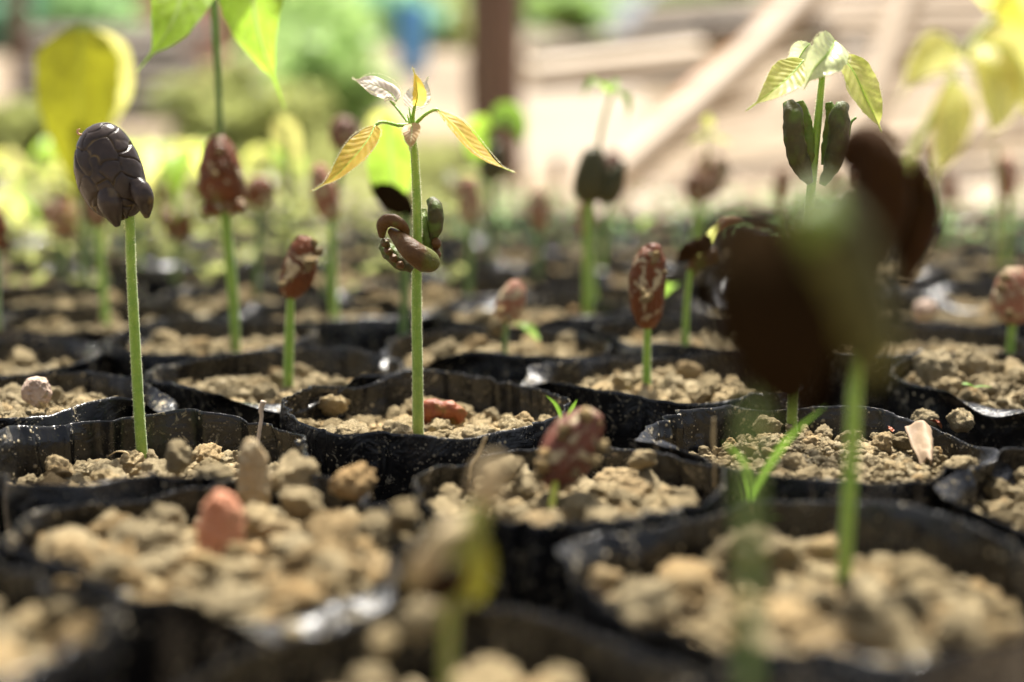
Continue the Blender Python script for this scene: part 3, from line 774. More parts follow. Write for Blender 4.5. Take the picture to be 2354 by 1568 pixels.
p.stem([(940, 284), (928, 268, .02), (912, 248, .04), (898, 232, .06)], [8, 7, 6, 6], name='petiole', bury=False, hair=160, n=24, tint=False)
p.leaf([(912, 233, .05), (898, 214, .05), (865, 197, .03), (832, 190, .0), (807, 178, -.02)], 62, 'leaf_pink', (.1, -.55, .9), .25, .25, 8, ribw=4, hair=400, curl=.2)
p.stem([(945, 285), (950, 262, -.02), (954, 240, -.03)], [9, 8, 7], name='petiole', bury=False, hair=120, n=20, tint=False)
p.leaf([(954, 243, -.03), (960, 222, -.05), (957, 190, -.05), (948, 152, -.03)], 36, 'leaf_orange', (.5, -1, .1), .7, .10, 9, ribw=5, hair=300)
p.leaf([(948, 258, .04), (958, 232, .07), (972, 205, .09), (986, 174, .10)], 62, 'leaf_pink', (-.1, -1, .4), .2, .15, 10, ribw=4, hair=250)
p.leaf([(945, 283, -.04), (947, 300, -.10), (944, 325, -.13), (941, 347, -.13)], 40, 'leaf_brown', (0, -1, .3), .15, .10, 11, ribw=3, hair=250)
for (a, b_) in (((946, 285, -.02), (940, 245, -.03)), ((943, 288, -.04), (936, 262, -.05)), ((950, 286, -.03), (953, 262, -.05))):
    V, Fc = tube([p.P(a), p.P(b_)], [.006, .001], 8, 6); p.add('stipule', V, Fc, M['stem'])

# --- small pink seed
p = Plant((1160, 826), 5.75, "tiny seedling with a small pink seed leaning right on a short thin stem")
p.stem([(1160, 826), (1161, 780), (1166, 735)], [13, 12, 12], mat='stem_dark', hair=200)
p.bean((1158, 738), (1192, 645), 62, 'bean_pink', 'wrinkled', seed=14, muds=[(1150, 712, -.08, 24), (1172, 735, -.06, 18)])
# --- upright reddish seed
p = Plant((1487, 886), 5.12, "seedling with a slim upright reddish seed flecked with pale mud")
p.stem([(1487, 890), (1487, 830), (1489, 745)], [21, 19, 17], hair=600)
p.bean((1488, 755), (1502, 560), 80, 'bean_brown', 'wrinkled', seed=21, egg=.0, bend=.10, muds=[(1484, 688, -.1, 30), (1478, 670, -.1, 16), (1508, 585, -.07, 20), (1527, 624, -.03, 14), (1502, 600, -.09, 18), (1494, 680, -.11, 15)])
# --- dark open seed with thin upper stem
p = Plant((1352, 712), 7.2, "blurred seedling with a dark split seed and two small leaves on a thin upper stem")
p.stem([(1352, 712), (1352, 600), (1354, 450)], [24, 24, 22], hair=0)
p.bean((1348, 470), (1368, 336), 72, 'coty_olive', 'wrinkled', seed=31, name='seed_half', flat=.7)
p.lobe([(1375, 462), (1400, 440), (1418, 405), (1434, 372)], [16, 26, 19, 7], 'coty_olive', 33, 'seed_half', flat=.6)
p.stem([(1375, 345), (1385, 290), (1398, 240), (1412, 205)], [10, 10, 9, 9], name='upper_stem', mat='stem_old', bury=False)
p.leaf([(1400, 215, 0), (1372, 190, -.1), (1350, 205, -.1), (1336, 230, -.1)], 42, 'leaf_green', (0, -.6, 1), .3, .1, 3)
p.leaf([(1410, 205, 0), (1428, 215, -.1), (1442, 245, -.1), (1440, 288, -.1)], 52, 'leaf_green', (.6, -1, .3), .3, .1, 4)
p.leaf([(1410, 205, 0), (1415, 190, .1), (1412, 180, .1)], 20, 'leaf_green', (0, -1, .3), .3, .1, 5)
# --- seedling with dry crinkled halves
p = Plant((1575, 792), 5.8, "seedling topped by dry crinkled brown seed remains, left of the big dark blur")
p.stem([(1575, 792), (1580, 700), (1588, 620)], [17, 16, 15], hair=200)
p.lobe([(1560, 600), (1590, 575, -.1), (1625, 560, -.1), (1650, 525, 0)], [8, 20, 18, 8], 'coty_rust', 51, 'dry_cotyledon', flat=.4, wr=.3)
p.lobe([(1590, 640), (1605, 600), (1630, 590), (1660, 600)], [8, 22, 20, 6], 'coty_brown', 52, 'dry_cotyledon', flat=.4, wr=.3)
p.lobe([(1640, 540), (1670, 515), (1705, 512)], [8, 12, 5], 'bean_pink', 53, 'dry_cotyledon', flat=.4, wr=.3)
p.leaf([(1600, 590), (1640, 540, -.1), (1655, 505, -.1)], 24, 'leaf_yellow', (0, -1, .3), .3, .2, 54)
# --- far bronze open seed
p = Plant((1598, 590), 8.6, "far blurred seedling with a bronze split seed and faint yellow leaves")
p.stem([(1598, 590), (1600, 520), (1606, 455)], [15, 14, 14])
p.bean((1606, 465), (1598, 395), 52, 'bean_brown', 'wrinkled', seed=61, name='seed_half')
p.lobe([(1612, 450), (1638, 430), (1658, 400), (1668, 366)], [10, 18, 17, 7], 'bean_muddy', 62, 'seed_half', flat=.6)
p.stem([(1615, 430), (1625, 350), (1630, 290)], [7, 7, 6], name='upper_stem', mat='stem_old', bury=False)
p.leaf([(1630, 300), (1628, 275), (1635, 262)], 26, 'leaf_yellow', (0, -1, .3), .3, .1, 4)
p.leaf([(1630, 310), (1655, 320), (1690, 335)], 24, 'leaf_yellow', (0, -.6, 1), .3, .1, 5)
p.leaf([(1630, 310), (1605, 320), (1580, 335)], 24, 'leaf_yellow', (0, -.6, 1), .3, .1, 6)

# --- sharp seedling behind the dark blur
p = Plant((1820, 1012), 4.45, "sharp seedling with pale yellow leaves over two dark green upright seed halves")
p.stem([(1820, 1018), (1823, 900), (1838, 700), (1856, 520), (1872, 360), (1882, 260), (1890, 178)], [25, 24, 23, 22, 20, 17, 14], hair=2400, n=80, mat='stem')
for k, (pts, rr) in enumerate([([(1812, 235, -.04), (1822, 262, -.06), (1826, 320, -.06), (1842, 380, -.04), (1862, 420, -.02)], [13, 21, 22, 20, 8]), ([(1838, 232, .0), (1848, 270, .0), (1858, 330, .0), (1868, 390, .0)], [8, 14, 15, 8])]):
    p.lobe(pts, rr, ['coty_olive', 'coty_green'][k], 71 + k, 'seed_half', wr=.14, flat=.8)
p.lobe([(1942, 240, -.02), (1930, 262, -.04), (1928, 320, -.04), (1912, 380, -.03), (1890, 425, -.02)], [12, 22, 23, 18, 8], 'coty_olive', 75, 'seed_half', wr=.14)
p.lobe([(1905, 235, .0), (1912, 270, .0), (1905, 330, .0), (1895, 380, .0)], [8, 14, 14, 8], 'coty_green', 76, 'seed_fold', wr=.15)
p.stem([(1889, 185), (1870, 158, -.02), (1845, 140, -.03)], [8, 7, 6], name='petiole', bury=False, n=20, tint=False)
p.leaf([(1848, 138, -.03), (1820, 170, -.06), (1775, 210, -.10), (1712, 257, -.12)], 82, 'leaf_yellow', (-.3, -1, .35), .2, .10, 3, ribw=5, hair=600, waves=12)
p.stem([(1889, 182), (1915, 140, .0), (1932, 128, .0)], [8, 7, 6], name='petiole', bury=False, n=20, tint=False)
p.leaf([(1930, 126, .0), (1962, 165, -.03), (1990, 225, -.05), (2012, 270, -.06), (2028, 306, -.06)], 88, 'leaf_yellow', (.5, -1, .25), .25, .10, 7, ribw=6, hair=600, waves=12)
p.leaf([(1920, 94, -.10), (1902, 125, -.16), (1870, 160, -.19), (1846, 208, -.19)], 92, 'leaf_pale', (.35, -1, .45), .45, .12, 9, ribw=5, hair=500, waves=12)
p.stem([(1888, 185), (1905, 140, -.06), (1922, 95, -.10)], [8, 7, 6], name='petiole', bury=False, n=20, tint=False)
p.leaf([(1862, 100, .0), (1845, 120, .0), (1830, 150, .02), (1830, 185, .02)], 50, 'leaf_pale', (-.3, -1, .3), .35, .12, 19, ribw=4, hair=300)
p.stem([(1900, 400, .05), (1945, 330, .05), (1955, 285, .04), (1968, 270, .04)], [8, 8, 7, 6], name='side_shoot', mat='stem_dark', bury=False, n=24, tint=False)

# --- blurred front seedling with golden leaves
p = Plant((1936, 1395), 2.95, "tall blurred seedling whose leaning upper stem holds golden leaves at the upper right")
p.stem([(1936, 1400), (1948, 1200), (1960, 1000), (1970, 820), (1985, 660), (2025, 520), (2085, 385)], [36, 34, 33, 32, 32, 26, 24], hair=500, mat='stem')
p.stem([(2070, 410), (2130, 290, .05), (2185, 190, .08), (2235, 100, .1), (2290, 40, .12)], [24, 24, 23, 22, 18], name='upper_stem', mat='stem_old', bury=False, tint=False)
p.lobe([(1945, 375), (1985, 340, -.03), (2020, 375, -.05), (2030, 460, -.05), (2020, 600, -.03)], [24, 46, 62, 62, 30], 'coty_rust', 81, 'seed_half', wr=.08)
p.lobe([(1965, 430, .05), (1962, 520, .03), (1965, 620, .03), (1970, 700, .03)], [30, 56, 60, 30], 'coty_rust', 83, 'seed_half', wr=.08)
p.lobe([(2060, 360, .05), (2095, 400, .05), (2115, 460, .05), (2105, 540, .05), (2080, 650, .05)], [16, 34, 46, 44, 18], 'coty_rust', 82, 'seed_half', wr=.12)
p.leaf([(2215, 130, .05), (2165, 120, .0), (2110, 160, -.05), (2060, 235, -.08)], 100, 'leaf_gold', (-.3, -1, .5), .2, .1, 3, ribw=5)
p.leaf([(2195, 185, .05), (2190, 260, .0), (2170, 350, -.03), (2140, 430, -.05)], 95, 'leaf_gold', (0, -1, .2), .3, .1, 4, ribw=5)
p.leaf([(2240, 110, .05), (2285, 160, .0), (2290, 260, -.03), (2262, 340, -.05)], 120, 'leaf_gold', (.3, -1, .2), .3, .1, 5, ribw=5)
p.leaf([(2240, 100, .05), (2330, 120, .0), (2390, 240, -.03), (2400, 340, -.05)], 130, 'leaf_gold', (.3, -1, .2), .3, .1, 6, ribw=5)
p.leaf([(2200, 175, -.02), (2215, 160, -.06), (2240, 200, -.08)], 52, 'leaf_pink', (.3, -1, .6), .2, .1, 16, ribw=4)  # small added leaf, its whitish colour stands in for a bright highlight
p.leaf([(2290, 40, .0), (2345, 10, -.45), (2395, 90, -.6), (2440, 220, -.65)], 230, 'leaf_gold', (.2, -1, .3), .2, .1, 7, ribw=5)
p.leaf([(2290, 45, .0), (2290, -10, -.4), (2340, -40, -.55), (2420, -30, -.6)], 190, 'leaf_gold', (-.2, -1, .3), .2, .1, 8, ribw=5)

# --- very near seedling: veil of a stem and the big black seed
q_ = at(1722, 1560, 1.86)
p = Plant(Vector((q_.x, 1.86, soil_z('B16', q_.x, 1.86))), 1.86, "very blurred nearest seedling, a big black-brown seed with a grey-green half over its stem")
p.stem([(1722, 1780), (1722, 1500), (1724, 1300), (1724, 1060), (1760, 820), (1850, 620)], [46, 45, 43, 42, 46, 60], mat='stem_dark', hair=0)
p.lobe([(1775, 520, -.02), (1770, 640, -.05), (1785, 740, -.06), (1808, 840, -.05), (1832, 935, -.02)], [70, 135, 142, 112, 40], 'coty_black', 91, 'seed_half', wr=.05, flat=.7)
p.lobe([(1820, 560, -.0), (1868, 640, .05), (1880, 740, .05), (1868, 840, .05)], [70, 104, 104, 60], 'coty_black', 92, 'seed_half', wr=.05, flat=.6)
p.lobe([(1690, 500, .02), (1712, 620, .0), (1730, 740, -.02), (1750, 840, -.02)], [40, 84, 88, 50], 'coty_black', 95, 'seed_half', wr=.05, flat=.6)
p.lobe([(1950, 560, .08), (1985, 680, .08), (2000, 800, .06), (2005, 880, .05)], [40, 66, 66, 26], 'coty_veil', 96, 'seed_half', wr=.06, flat=.6)
p.lobe([(1845, 450, -.05), (1890, 510, -.08), (1935, 600, -.08), (1968, 700, -.07), (1985, 800, -.05)], [46, 74, 84, 74, 30], 'coty_veil', 93, 'seed_half', wr=.08, flat=.6)
p.lobe([(1860, 560, -.12), (1880, 500, -.13), (1905, 440, -.10)], [24, 50, 22], 'coty_green', 94, 'leaf_bud', wr=.08, flat=.6)

# --- front-left bag: orange seed tip and muddy seed tip
bz = on_plane(505, 1285, RIM - .14)
p = Plant((505, 1285), 3.12, "orange seed tip just breaking the soil in the front-left bag")
p.bean((512, 1325), (508, 1126), 106, 'bean_orange', 'lumpy', seed=101, egg=.10, muds=[(540, 1272, -.10, 60), (470, 1290, -.1, 50), (500, 1300, -.12, 60)])
p = Plant((588, 1175), 3.52, "mud-brown seed tip standing beside the orange one like a small finger")
p.bean((592, 1195), (577, 1008), 78, 'bean_mud', 'lumpy', seed=103, egg=.05)
# --- leaning mud-crusted red seed
p = Plant((1270, 1192), 3.5, "leaning mud-crusted dark red seed on a very short yellow-green stem")
p.stem([(1268, 1200, -.08), (1271, 1150, -.07), (1280, 1095, -.02)], [18, 18, 17], hair=120, mat='stem_yellow', tint=False)
p.bean((1262, 1118), (1366, 944), 122, 'bean_muddy', 'wrinkled', seed=111, egg=.08, bend=.02, notch=.0, muds=[(1382, 1028, -.02, 44), (1370, 1060, -.06, 34), (1245, 1070, -.05, 40), (1252, 1040, -.04, 34), (1290, 1000, -.06, 30), (1345, 952, -.03, 40), (1300, 985, -.05, 34), (1375, 975, -.02, 26), (1236, 1095, -.04, 34), (1325, 1088, -.08, 26)])
# --- blurred yellow-brown sprout in front
p = Plant((1030, 1600), 2.28, "blurred yellow-brown hooked sprout leaning right at the bottom centre")
p.stem([(1028, 1640), (1030, 1500), (1034, 1400), (1058, 1300), (1092, 1200), (1128, 1110)], [34, 32, 40, 56, 56, 40], mat='stem_old')
p.lobe([(938, 1352), (965, 1310, -.03), (1005, 1262, -.04), (1045, 1215, -.03), (1060, 1190)], [14, 32, 36, 28, 12], 'seed_tan', 121, 'seed_coat', wr=.08, flat=.6)
p.lobe([(970, 1370), (1005, 1365, -.05), (1045, 1335, -.06), (1065, 1300, -.05)], [10, 26, 30, 12], 'coty_rust', 122, 'seed_half', wr=.1, flat=.6)
p.leaf([(1080, 1390, -.03), (1098, 1330, -.05), (1110, 1270, -.05), (1105, 1200, -.03)], 60, 'leaf_mustard', (.2, -1, .2), .2, .1, 123, rib='stem_old')
p.bean((1105, 1175), (1140, 1050), 74, 'seed_tan', 'lumpy', seed=125, name='seed_tip')
# --- pink seed at the right edge
p = Plant((2322, 816), 5.75, "seedling at the right edge with a muddy pink seed drooping right")
p.stem([(2322, 818), (2325, 770), (2328, 738)], [20, 19, 18], hair=100)
p.bean((2322, 745), (2338, 615), 92, 'bean_pink', 'wrinkled', seed=131, muds=[(2310, 640, -.08, 30), (2300, 662, -.06, 26), (2320, 720, -.1, 22)])
# --- further individual ones
def simple(base, y, stem_top, wst, label, bean=None, mat='bean_brown', bw=50, leaves=(), smat='stem_dark', seed=0):
    p = Plant(base, y, label)
    mid = ((base[0] + stem_top[0]) / 2 + 3, (base[1] + stem_top[1]) / 2)
    p.stem([base, mid, stem_top], [wst, wst, wst * .9], mat=smat)
    if bean: p.bean(bean[0], bean[1], bw, mat, 'wrinkled', seed=seed, nu=60, nv=40)
    for k, (pts, wd, lm, hint) in enumerate(leaves): p.leaf(pts, wd, lm, hint, .25, .1, seed + k, ribw=4, nv=28)
    return p
simple((750, 642), 7.9, (786, 335), 16, "far seedling with a round dark pinkish seed left of the central leaves", ((788, 345), (792, 268)), 'bean_muddy', 62, seed=141)
simple((1078, 655), 7.8, (1078, 505), 18, "blurred seedling with a slim terracotta seed right of the central stem", ((1078, 516), (1078, 405)), 'bean_pink', 46, seed=142)
simple((1238, 600), 8.6, (1238, 520), 14, "blurred seedling with a slim pale terracotta seed left of the dark split seed", ((1240, 525), (1238, 432)), 'bean_pink', 46, seed=143)
p = simple((928, 748), 6.3, (932, 480), 20, "blurred seedling with a black pointed seed half behind the central stem", None, seed=144, leaves=[([(905, 470), (900, 380), (895, 300), (880, 260)], 110, 'leaf_lime', (0, -1, .1))])
p.lobe([(855, 412), (880, 440), (915, 465), (950, 492)], [6, 24, 30, 10], 'coty_black', 145, 'seed_half', flat=.6)
simple((195, 615), 8.3, (190, 370), 20, "blurred seedling with one broad hanging yellow leaf at the left", None, seed=150, leaves=[([(190, 60), (185, 130, -.05), (182, 240, -.1), (178, 370, -.1), (160, 500, -.1)], 195, 'leaf_olive', (0, -1, .1)), ([(215, 70, .1), (245, 150, .1), (240, 260, .1), (200, 380, 0)], 120, 'leaf_gold', (.2, -1, .1))])
simple((140, 600), 8.9, (142, 530), 16, "far blurred seedling with a dusky pink seed low at the left", ((138, 545), (148, 460)), 'bean_pink', 70, seed=151)
simple((590, 640), 7.6, (594, 470), 14, "far blurred seedling with a low rusty seed behind the brown seed head", ((580, 475), (606, 405)), 'bean_brown', 66, seed=152)
simple((-10, 700), 5.9, (-14, 540), 22, "rusty seed peeking in at the left edge", ((-12, 572), (-30, 465)), 'bean_brown', 62, seed=153)
simple((668, 600), 9.2, (660, 290), 12, "far seedling with a hanging yellow leaf right of the lime leaves", None, seed=154, leaves=[([(640, 265), (655, 300), (675, 350), (690, 398)], 62, 'leaf_gold', (0, -1, .1))])
simple((1130, 560), 9.8, (1125, 300), 16, "far seedling with drooping green leaves in front of the dark post", ((1120, 420), (1150, 330)), 'coty_olive', 60, seed=155, leaves=[([(1130, 290), (1165, 265), (1195, 300), (1200, 350)], 60, 'leaf_green', (.2, -.8, .6)), ([(1128, 290), (1105, 300), (1095, 350), (1110, 400)], 66, 'leaf_lime', (0, -1, .1))])
simple((2290, 585), 8.9, (2292, 340), 9, "thin dry blurred stalk far at the right edge", None, smat='stem_old', seed=156)
simple((930, 620), 8.7, (905, 280), 12, "far seedling with a broad yellow-green leaf just left of the central stem", None, seed=157, leaves=[([(905, 262), (890, 300), (905, 380), (895, 425)], 100, 'leaf_yellow', (0, -1, .1))])

# --- repeats in the far rows
TEMPL = []
def template(kind, k):
    base = Vector((0, 0, 0)); y = 9.0
    r = random.Random(900 + k)
    p = Plant(base, y, '', 'far seedlings among the blurred rows')
    H = r.uniform(.25, .6); lean = r.uniform(-.10, .10)
    V, Fc = tube([(0, 0, -.1), (0, 0, 0), (lean / 2, 0, H / 2), (lean, 0, H)], [.025, .024, .021, .019], 14, 8)
    p.add('stem', V, Fc, M['stem_dark' if k % 2 else 'stem'], attr=np.zeros(len(V)))
    if kind == 'bean':
        tx = r.uniform(-.06, .08)
        V, Fc, ti = bean_mesh((lean, 0, H - .02), (lean + tx, r.uniform(-.03, .03), H + r.uniform(.2, .28)), r.uniform(.10, .15), style='wrinkled', seed=k, nu=40, nv=28)
        p.add('seed', V, Fc, M[['bean_pink', 'bean_brown', 'bean_muddy', 'bean_dark'][k % 4]], attr=ti)
    else:
        V, Fc, ti = bean_mesh((lean - .02, 0, H - .05), (lean - .12, 0, H + .12), .11, style='wrinkled', seed=k, nu=32, nv=20); p.add('seed_half', V, Fc, M['bean_brown' if k % 2 else 'coty_olive'], attr=ti)
        V, Fc, ti = bean_mesh((lean + .02, 0, H - .05), (lean + .14, 0, H + .13), .11, style='wrinkled', seed=k, nu=32, nv=20); p.add('seed_half', V, Fc, M['bean_brown' if k % 2 else 'coty_olive'], attr=ti)
        H2 = H + r.uniform(.25, .5)
        V, Fc = tube([(lean, 0, H - .03), (lean, 0, H2)], [.02, .015], 8, 8); p.add('upper_stem', V, Fc, M['stem'], attr=np.zeros(len(V)))
        for j in range(5):
            a = j * 1.257 + r.uniform(-.3, .3); c, s_ = math.cos(a), math.sin(a); L = r.uniform(.32, .5)
            pts = [(lean, 0, H2), (lean + c * L * .35, s_ * L * .35, H2 + .08), (lean + c * L * .7, s_ * L * .7, H2 - .05), (lean + c * L * .9, s_ * L * .9, H2 - .28)]
            V, Fc, uv, C, fr = leaf_mesh(pts, r.uniform(.16, .24), (0, 0, 1), .2, .1, nv=20, nu=9, seed=j)
            p.add('leaf', V, Fc, M[['leaf_yellow', 'leaf_gold', 'leaf_lime'][(k + j // 2) % 3]], uv=uv)
    p.o['tk'] = kind; return p.o
kinds = ['bean', 'leafy', 'bean', 'leafy', 'bean', 'leafy']
tm = [template(kd, k) for k, kd in enumerate(kinds)]
used = set()
rr_ = random.Random(5)
occupied = [np.array((o.location.x / U, o.location.y / U)) for o in list(bpy.data.objects) if o.get('category') == 'seedling' and 'far rows' not in o.get('label', '') and o.location.y / U > .5]
for i in range(NS, len(ALL)):
    x, y = ALL[i]
    if y < 6.6 or rr_.random() < (.35 if x < -.12 * y else .64): continue
    if any(np.linalg.norm(q - ALL[i]) < .55 for q in occupied): continue
    left = x < -.10 * y
    pool = [0, 2, 1, 3, 5, 1, 3] if (left or rr_.random() < .0) else [0, 2, 4, 0, 2, 4, 3]
    if y > 11 and left: pool = [1, 3, 5, 0]
    k = rr_.choice(pool)
    c = copy_tree(tm[k]) if k in used else tm[k]; used.add(k)
    bx, by, hs, sd_, am = BAG[i]
    c.location = Vector((x + rr_.uniform(-.12, .12), y + rr_.uniform(-.1, .1), hs)) * U
    c.rotation_euler = (rr_.uniform(-.08, .08), rr_.uniform(-.08, .08), rr_.uniform(0, 6.28)); sc = rr_.uniform(.8, 1.15); c.scale = (sc, sc, sc)
    c['label'] = "blurred seedling with %s in bag %s" % ({'bean': ['pinkish seed', 'x', 'muddy seed', 'x', 'pink seed', 'x'][k], 'leafy': 'yellow leaves'}[kinds[k]], WHERE[i])
for k, o in enumerate(tm):
    if k not in used:
        for ch in list(o.children_recursive): bpy.data.objects.remove(ch)
        bpy.data.objects.remove(o)

# ------------------------------------------------------------------ bits on the soil
def bit(name, label, cat, base, pts, radii, y, mat, seg=8, n=24, group=None, lumps=0):
    b = at(base[0], base[1], y); bn = np.array(b)
    P_ = [np.array(at(q[0], q[1], y + (q[2] if len(q) > 2 else 0))) - bn for q in pts]
    V, Fc = tube(P_, [wid(r, y) / 2 for r in radii], n, seg, disp=lambda V, a, c: .0016 * fbm(V, 30, 3, 3) * 2)
    o = link(name, mesh(name, V, Fc, M[mat]), None, b); tag(o, label, cat, group); return o
bit('twig', "pale broken twig standing upright in the soil of the left sharp bag", 'twig', (592, 1030), [(592, 1045), (595, 1000), (601, 960), (600, 945), (606, 922)], [10, 10, 9, 12, 13], 4.15, 'twig')
bit('root_fibre', "thin bent root fibre beside the large clod in the middle bag", 'twig', (1080, 1092), [(1078, 1100), (1083, 1070), (1100, 1045), (1110, 1020), (1117, 1004)], [6, 7, 6, 6, 4], 3.75, 'straw')
bit('dry_stalk', "straight dry stalk standing at the right rim of the middle bag", 'twig', (1644, 1115), [(1644, 1120), (1643, 1060), (1640, 1010), (1641, 962)], [7, 7, 7, 5], 3.6, 'straw')
bit('root_fibre', "curved hair-thin root lying on the clods left of the cracked seed's stem", 'twig', (270, 1045), [(250, 1048), (268, 1038, -.02), (290, 1040, -.03), (300, 1050, -.03)], [3, 3, 3, 2], 4.15, 'straw', n=16)

def sprout(name, label, base, y, blades, cat='sprout'):
    b = at(base[0], base[1], y); o = thing(name, label, cat, b); bn = np.array(b)
    for k, (pts, wd, hint, m_) in enumerate(blades):
        P_ = [np.array(at(q[0], q[1], y + (q[2] if len(q) > 2 else 0))) - bn for q in pts]
        C = spline(P_, 30); T, N, B = frames(C, hint); v = np.linspace(0, 1, 30); W = wid(wd, y) / 2 * np.clip(np.minimum((1 - v) * 3, .5 + v * 2), .02, 1)
        s = np.array([-1, 0, 1.]); V = C[:, None] + B[:, None] * (s[None, :, None] * W[:, None, None]) - N[:, None] * (.35 * (np.abs(s))[None, :, None] * W[:, None, None])
        uv = np.stack([np.tile(s * .5 + .5, (30, 1)), np.tile(v[:, None], (1, 3))], -1).reshape(-1, 2)
        link('blade', mesh('blade', V.reshape(-1, 3), grid_faces(3, 30, False), M[m_], uv=uv), o)
    return o
sprout('grass_sprout', "green grass sprout with two long blades left of the tall blurred stem", (1725, 1180), 3.3,
    [([(1727, 1200), (1732, 1150), (1770, 1070), (1820, 1000), (1900, 935)], 15, (0, -1, .2), 'blade'), ([(1722, 1200), (1728, 1130), (1705, 1060), (1662, 1015)], 14, (0, -1, .2), 'blade'),
     ([(1735, 1195), (1765, 1182), (1800, 1180), (1832, 1194)], 22, (0, -.6, 1), 'blade'), ([(1718, 1200), (1715, 1140), (1702, 1085)], 6, (0, -1, 0), 'blade')])
sprout('weed_sprout', "tiny two-bladed weed behind the leaning red seed", (1293, 972), 4.0,
    [([(1293, 985), (1290, 960), (1278, 930), (1254, 908)], 9, (0, -1, .2), 'blade'), ([(1302, 975), (1308, 950), (1318, 933), (1327, 918)], 9, (0, -1, .2), 'blade')])
sprout('weed_sprout', "small yellow-green weed leaves lying on the rim of the heaped right bag", (2235, 885), 4.75,
    [([(2212, 882), (2225, 880), (2240, 888)], 14, (0, -.3, 1), 'blade'), ([(2235, 890), (2258, 886), (2282, 890)], 8, (0, -.3, 1), 'blade')])
def chip(name, label, base, y, L, Wd, mat, rot, cat, seed=0, fold=.3):
    b = at(base[0], base[1], y)
    V, Fc, uv, C, fr = leaf_mesh([(0, -L / 2, 0), (0, 0, L * .08), (0, L / 2, 0)], Wd, (0, 0, 1), fold, .3, nv=24, nu=9, seed=seed)
    o = link(name, mesh(name, V, Fc, M[mat], uv=uv, attr=np.zeros(len(V))), None, b, rot); tag(o, label, cat); return o
b = at(2105, 1035, 4.12); V = []; 
nvv = 14; g = np.linspace(0, 1, nvv); GU, GV = np.meshgrid(g, np.linspace(0, 1, 20))
wv = .085 * (.25 + .75 * GV ** .7) * (1 + .10 * vnoise(np.stack([GV * 9, GU * 0, GU * 0], -1), 3))
Vv = np.stack([(GU - .35) * wv, -.10 + GV * .0 + .02 * GU, (GV - .5) * .155 + .02 * np.sin(GU * 3) + .008 * vnoise(np.stack([GU * 5, GV * 6, GU * 0], -1), 5)], -1)
Vv[..., 1] += (GV * .10) + .025 * np.cos(GU * 4)
o = link('dry_leaf', mesh('dry_leaf', Vv.reshape(-1, 3), grid_faces(nvv, 20, False), M['dry_flake'], uv=np.stack([GU, GV], -1).reshape(-1, 2)), None, b)
o.rotation_euler = (-.55, .15, 0)
md = o.modifiers.new('thickness', 'SOLIDIFY'); md.thickness = .0003
tag(o, "wedge-shaped dry brown leaf chip on the crumbly soil at the right", 'dry leaf')
chip('red_chip', "small red husk chip on the clods right of the dry leaf", (2148, 975), 4.35, .055, .04, 'husk', (.5, .2, 1.2), 'husk chip', 3)
chip('red_chip', "red husk crumb left of the dry leaf chip", (2045, 985), 4.3, .035, .025, 'husk', (.5, .2, .5), 'husk chip', 4)
p = Plant((1010, 968), 4.62, "cracked reddish-brown seed husk lying behind the base of the central stem", name='seed_husk', cat='seed husk'); del p.o['group']
p.lobe([(972, 968), (985, 950, -.02), (1015, 945, -.03), (1045, 955, -.02), (1065, 970)], [14, 26, 22, 24, 8], 'husk', 161, 'husk_shell', wr=.3, flat=.7)
p.lobe([(1000, 950), (1030, 938), (1060, 960)], [4, 16, 5], 'husk', 162, 'husk_flap', wr=.3, flat=.3)
p = Plant((92, 925), 4.55, "wrinkled pinkish-white seed lump lying near the left edge", name='seed_lump', cat='seed lump'); del p.o['group']
p.bean((70, 930), (100, 868), 66, 'seed_pale', 'lumpy', seed=171); 
p = Plant((50, 1062), 4.25, "small brick-red crumb on the soil at the left edge", name='red_crumb', cat='red crumb'); del p.o['group']
p.bean((32, 1060), (70, 1054), 24, 'husk', 'lumpy', seed=172)
p = Plant((2140, 720), 6.3, "dusky pink fallen seed lying between bags at the right", name='fallen_seed', cat='fallen seed'); del p.o['group']
p.bean((2100, 725), (2155, 700), 44, 'seed_pale', 'lumpy', seed=173)
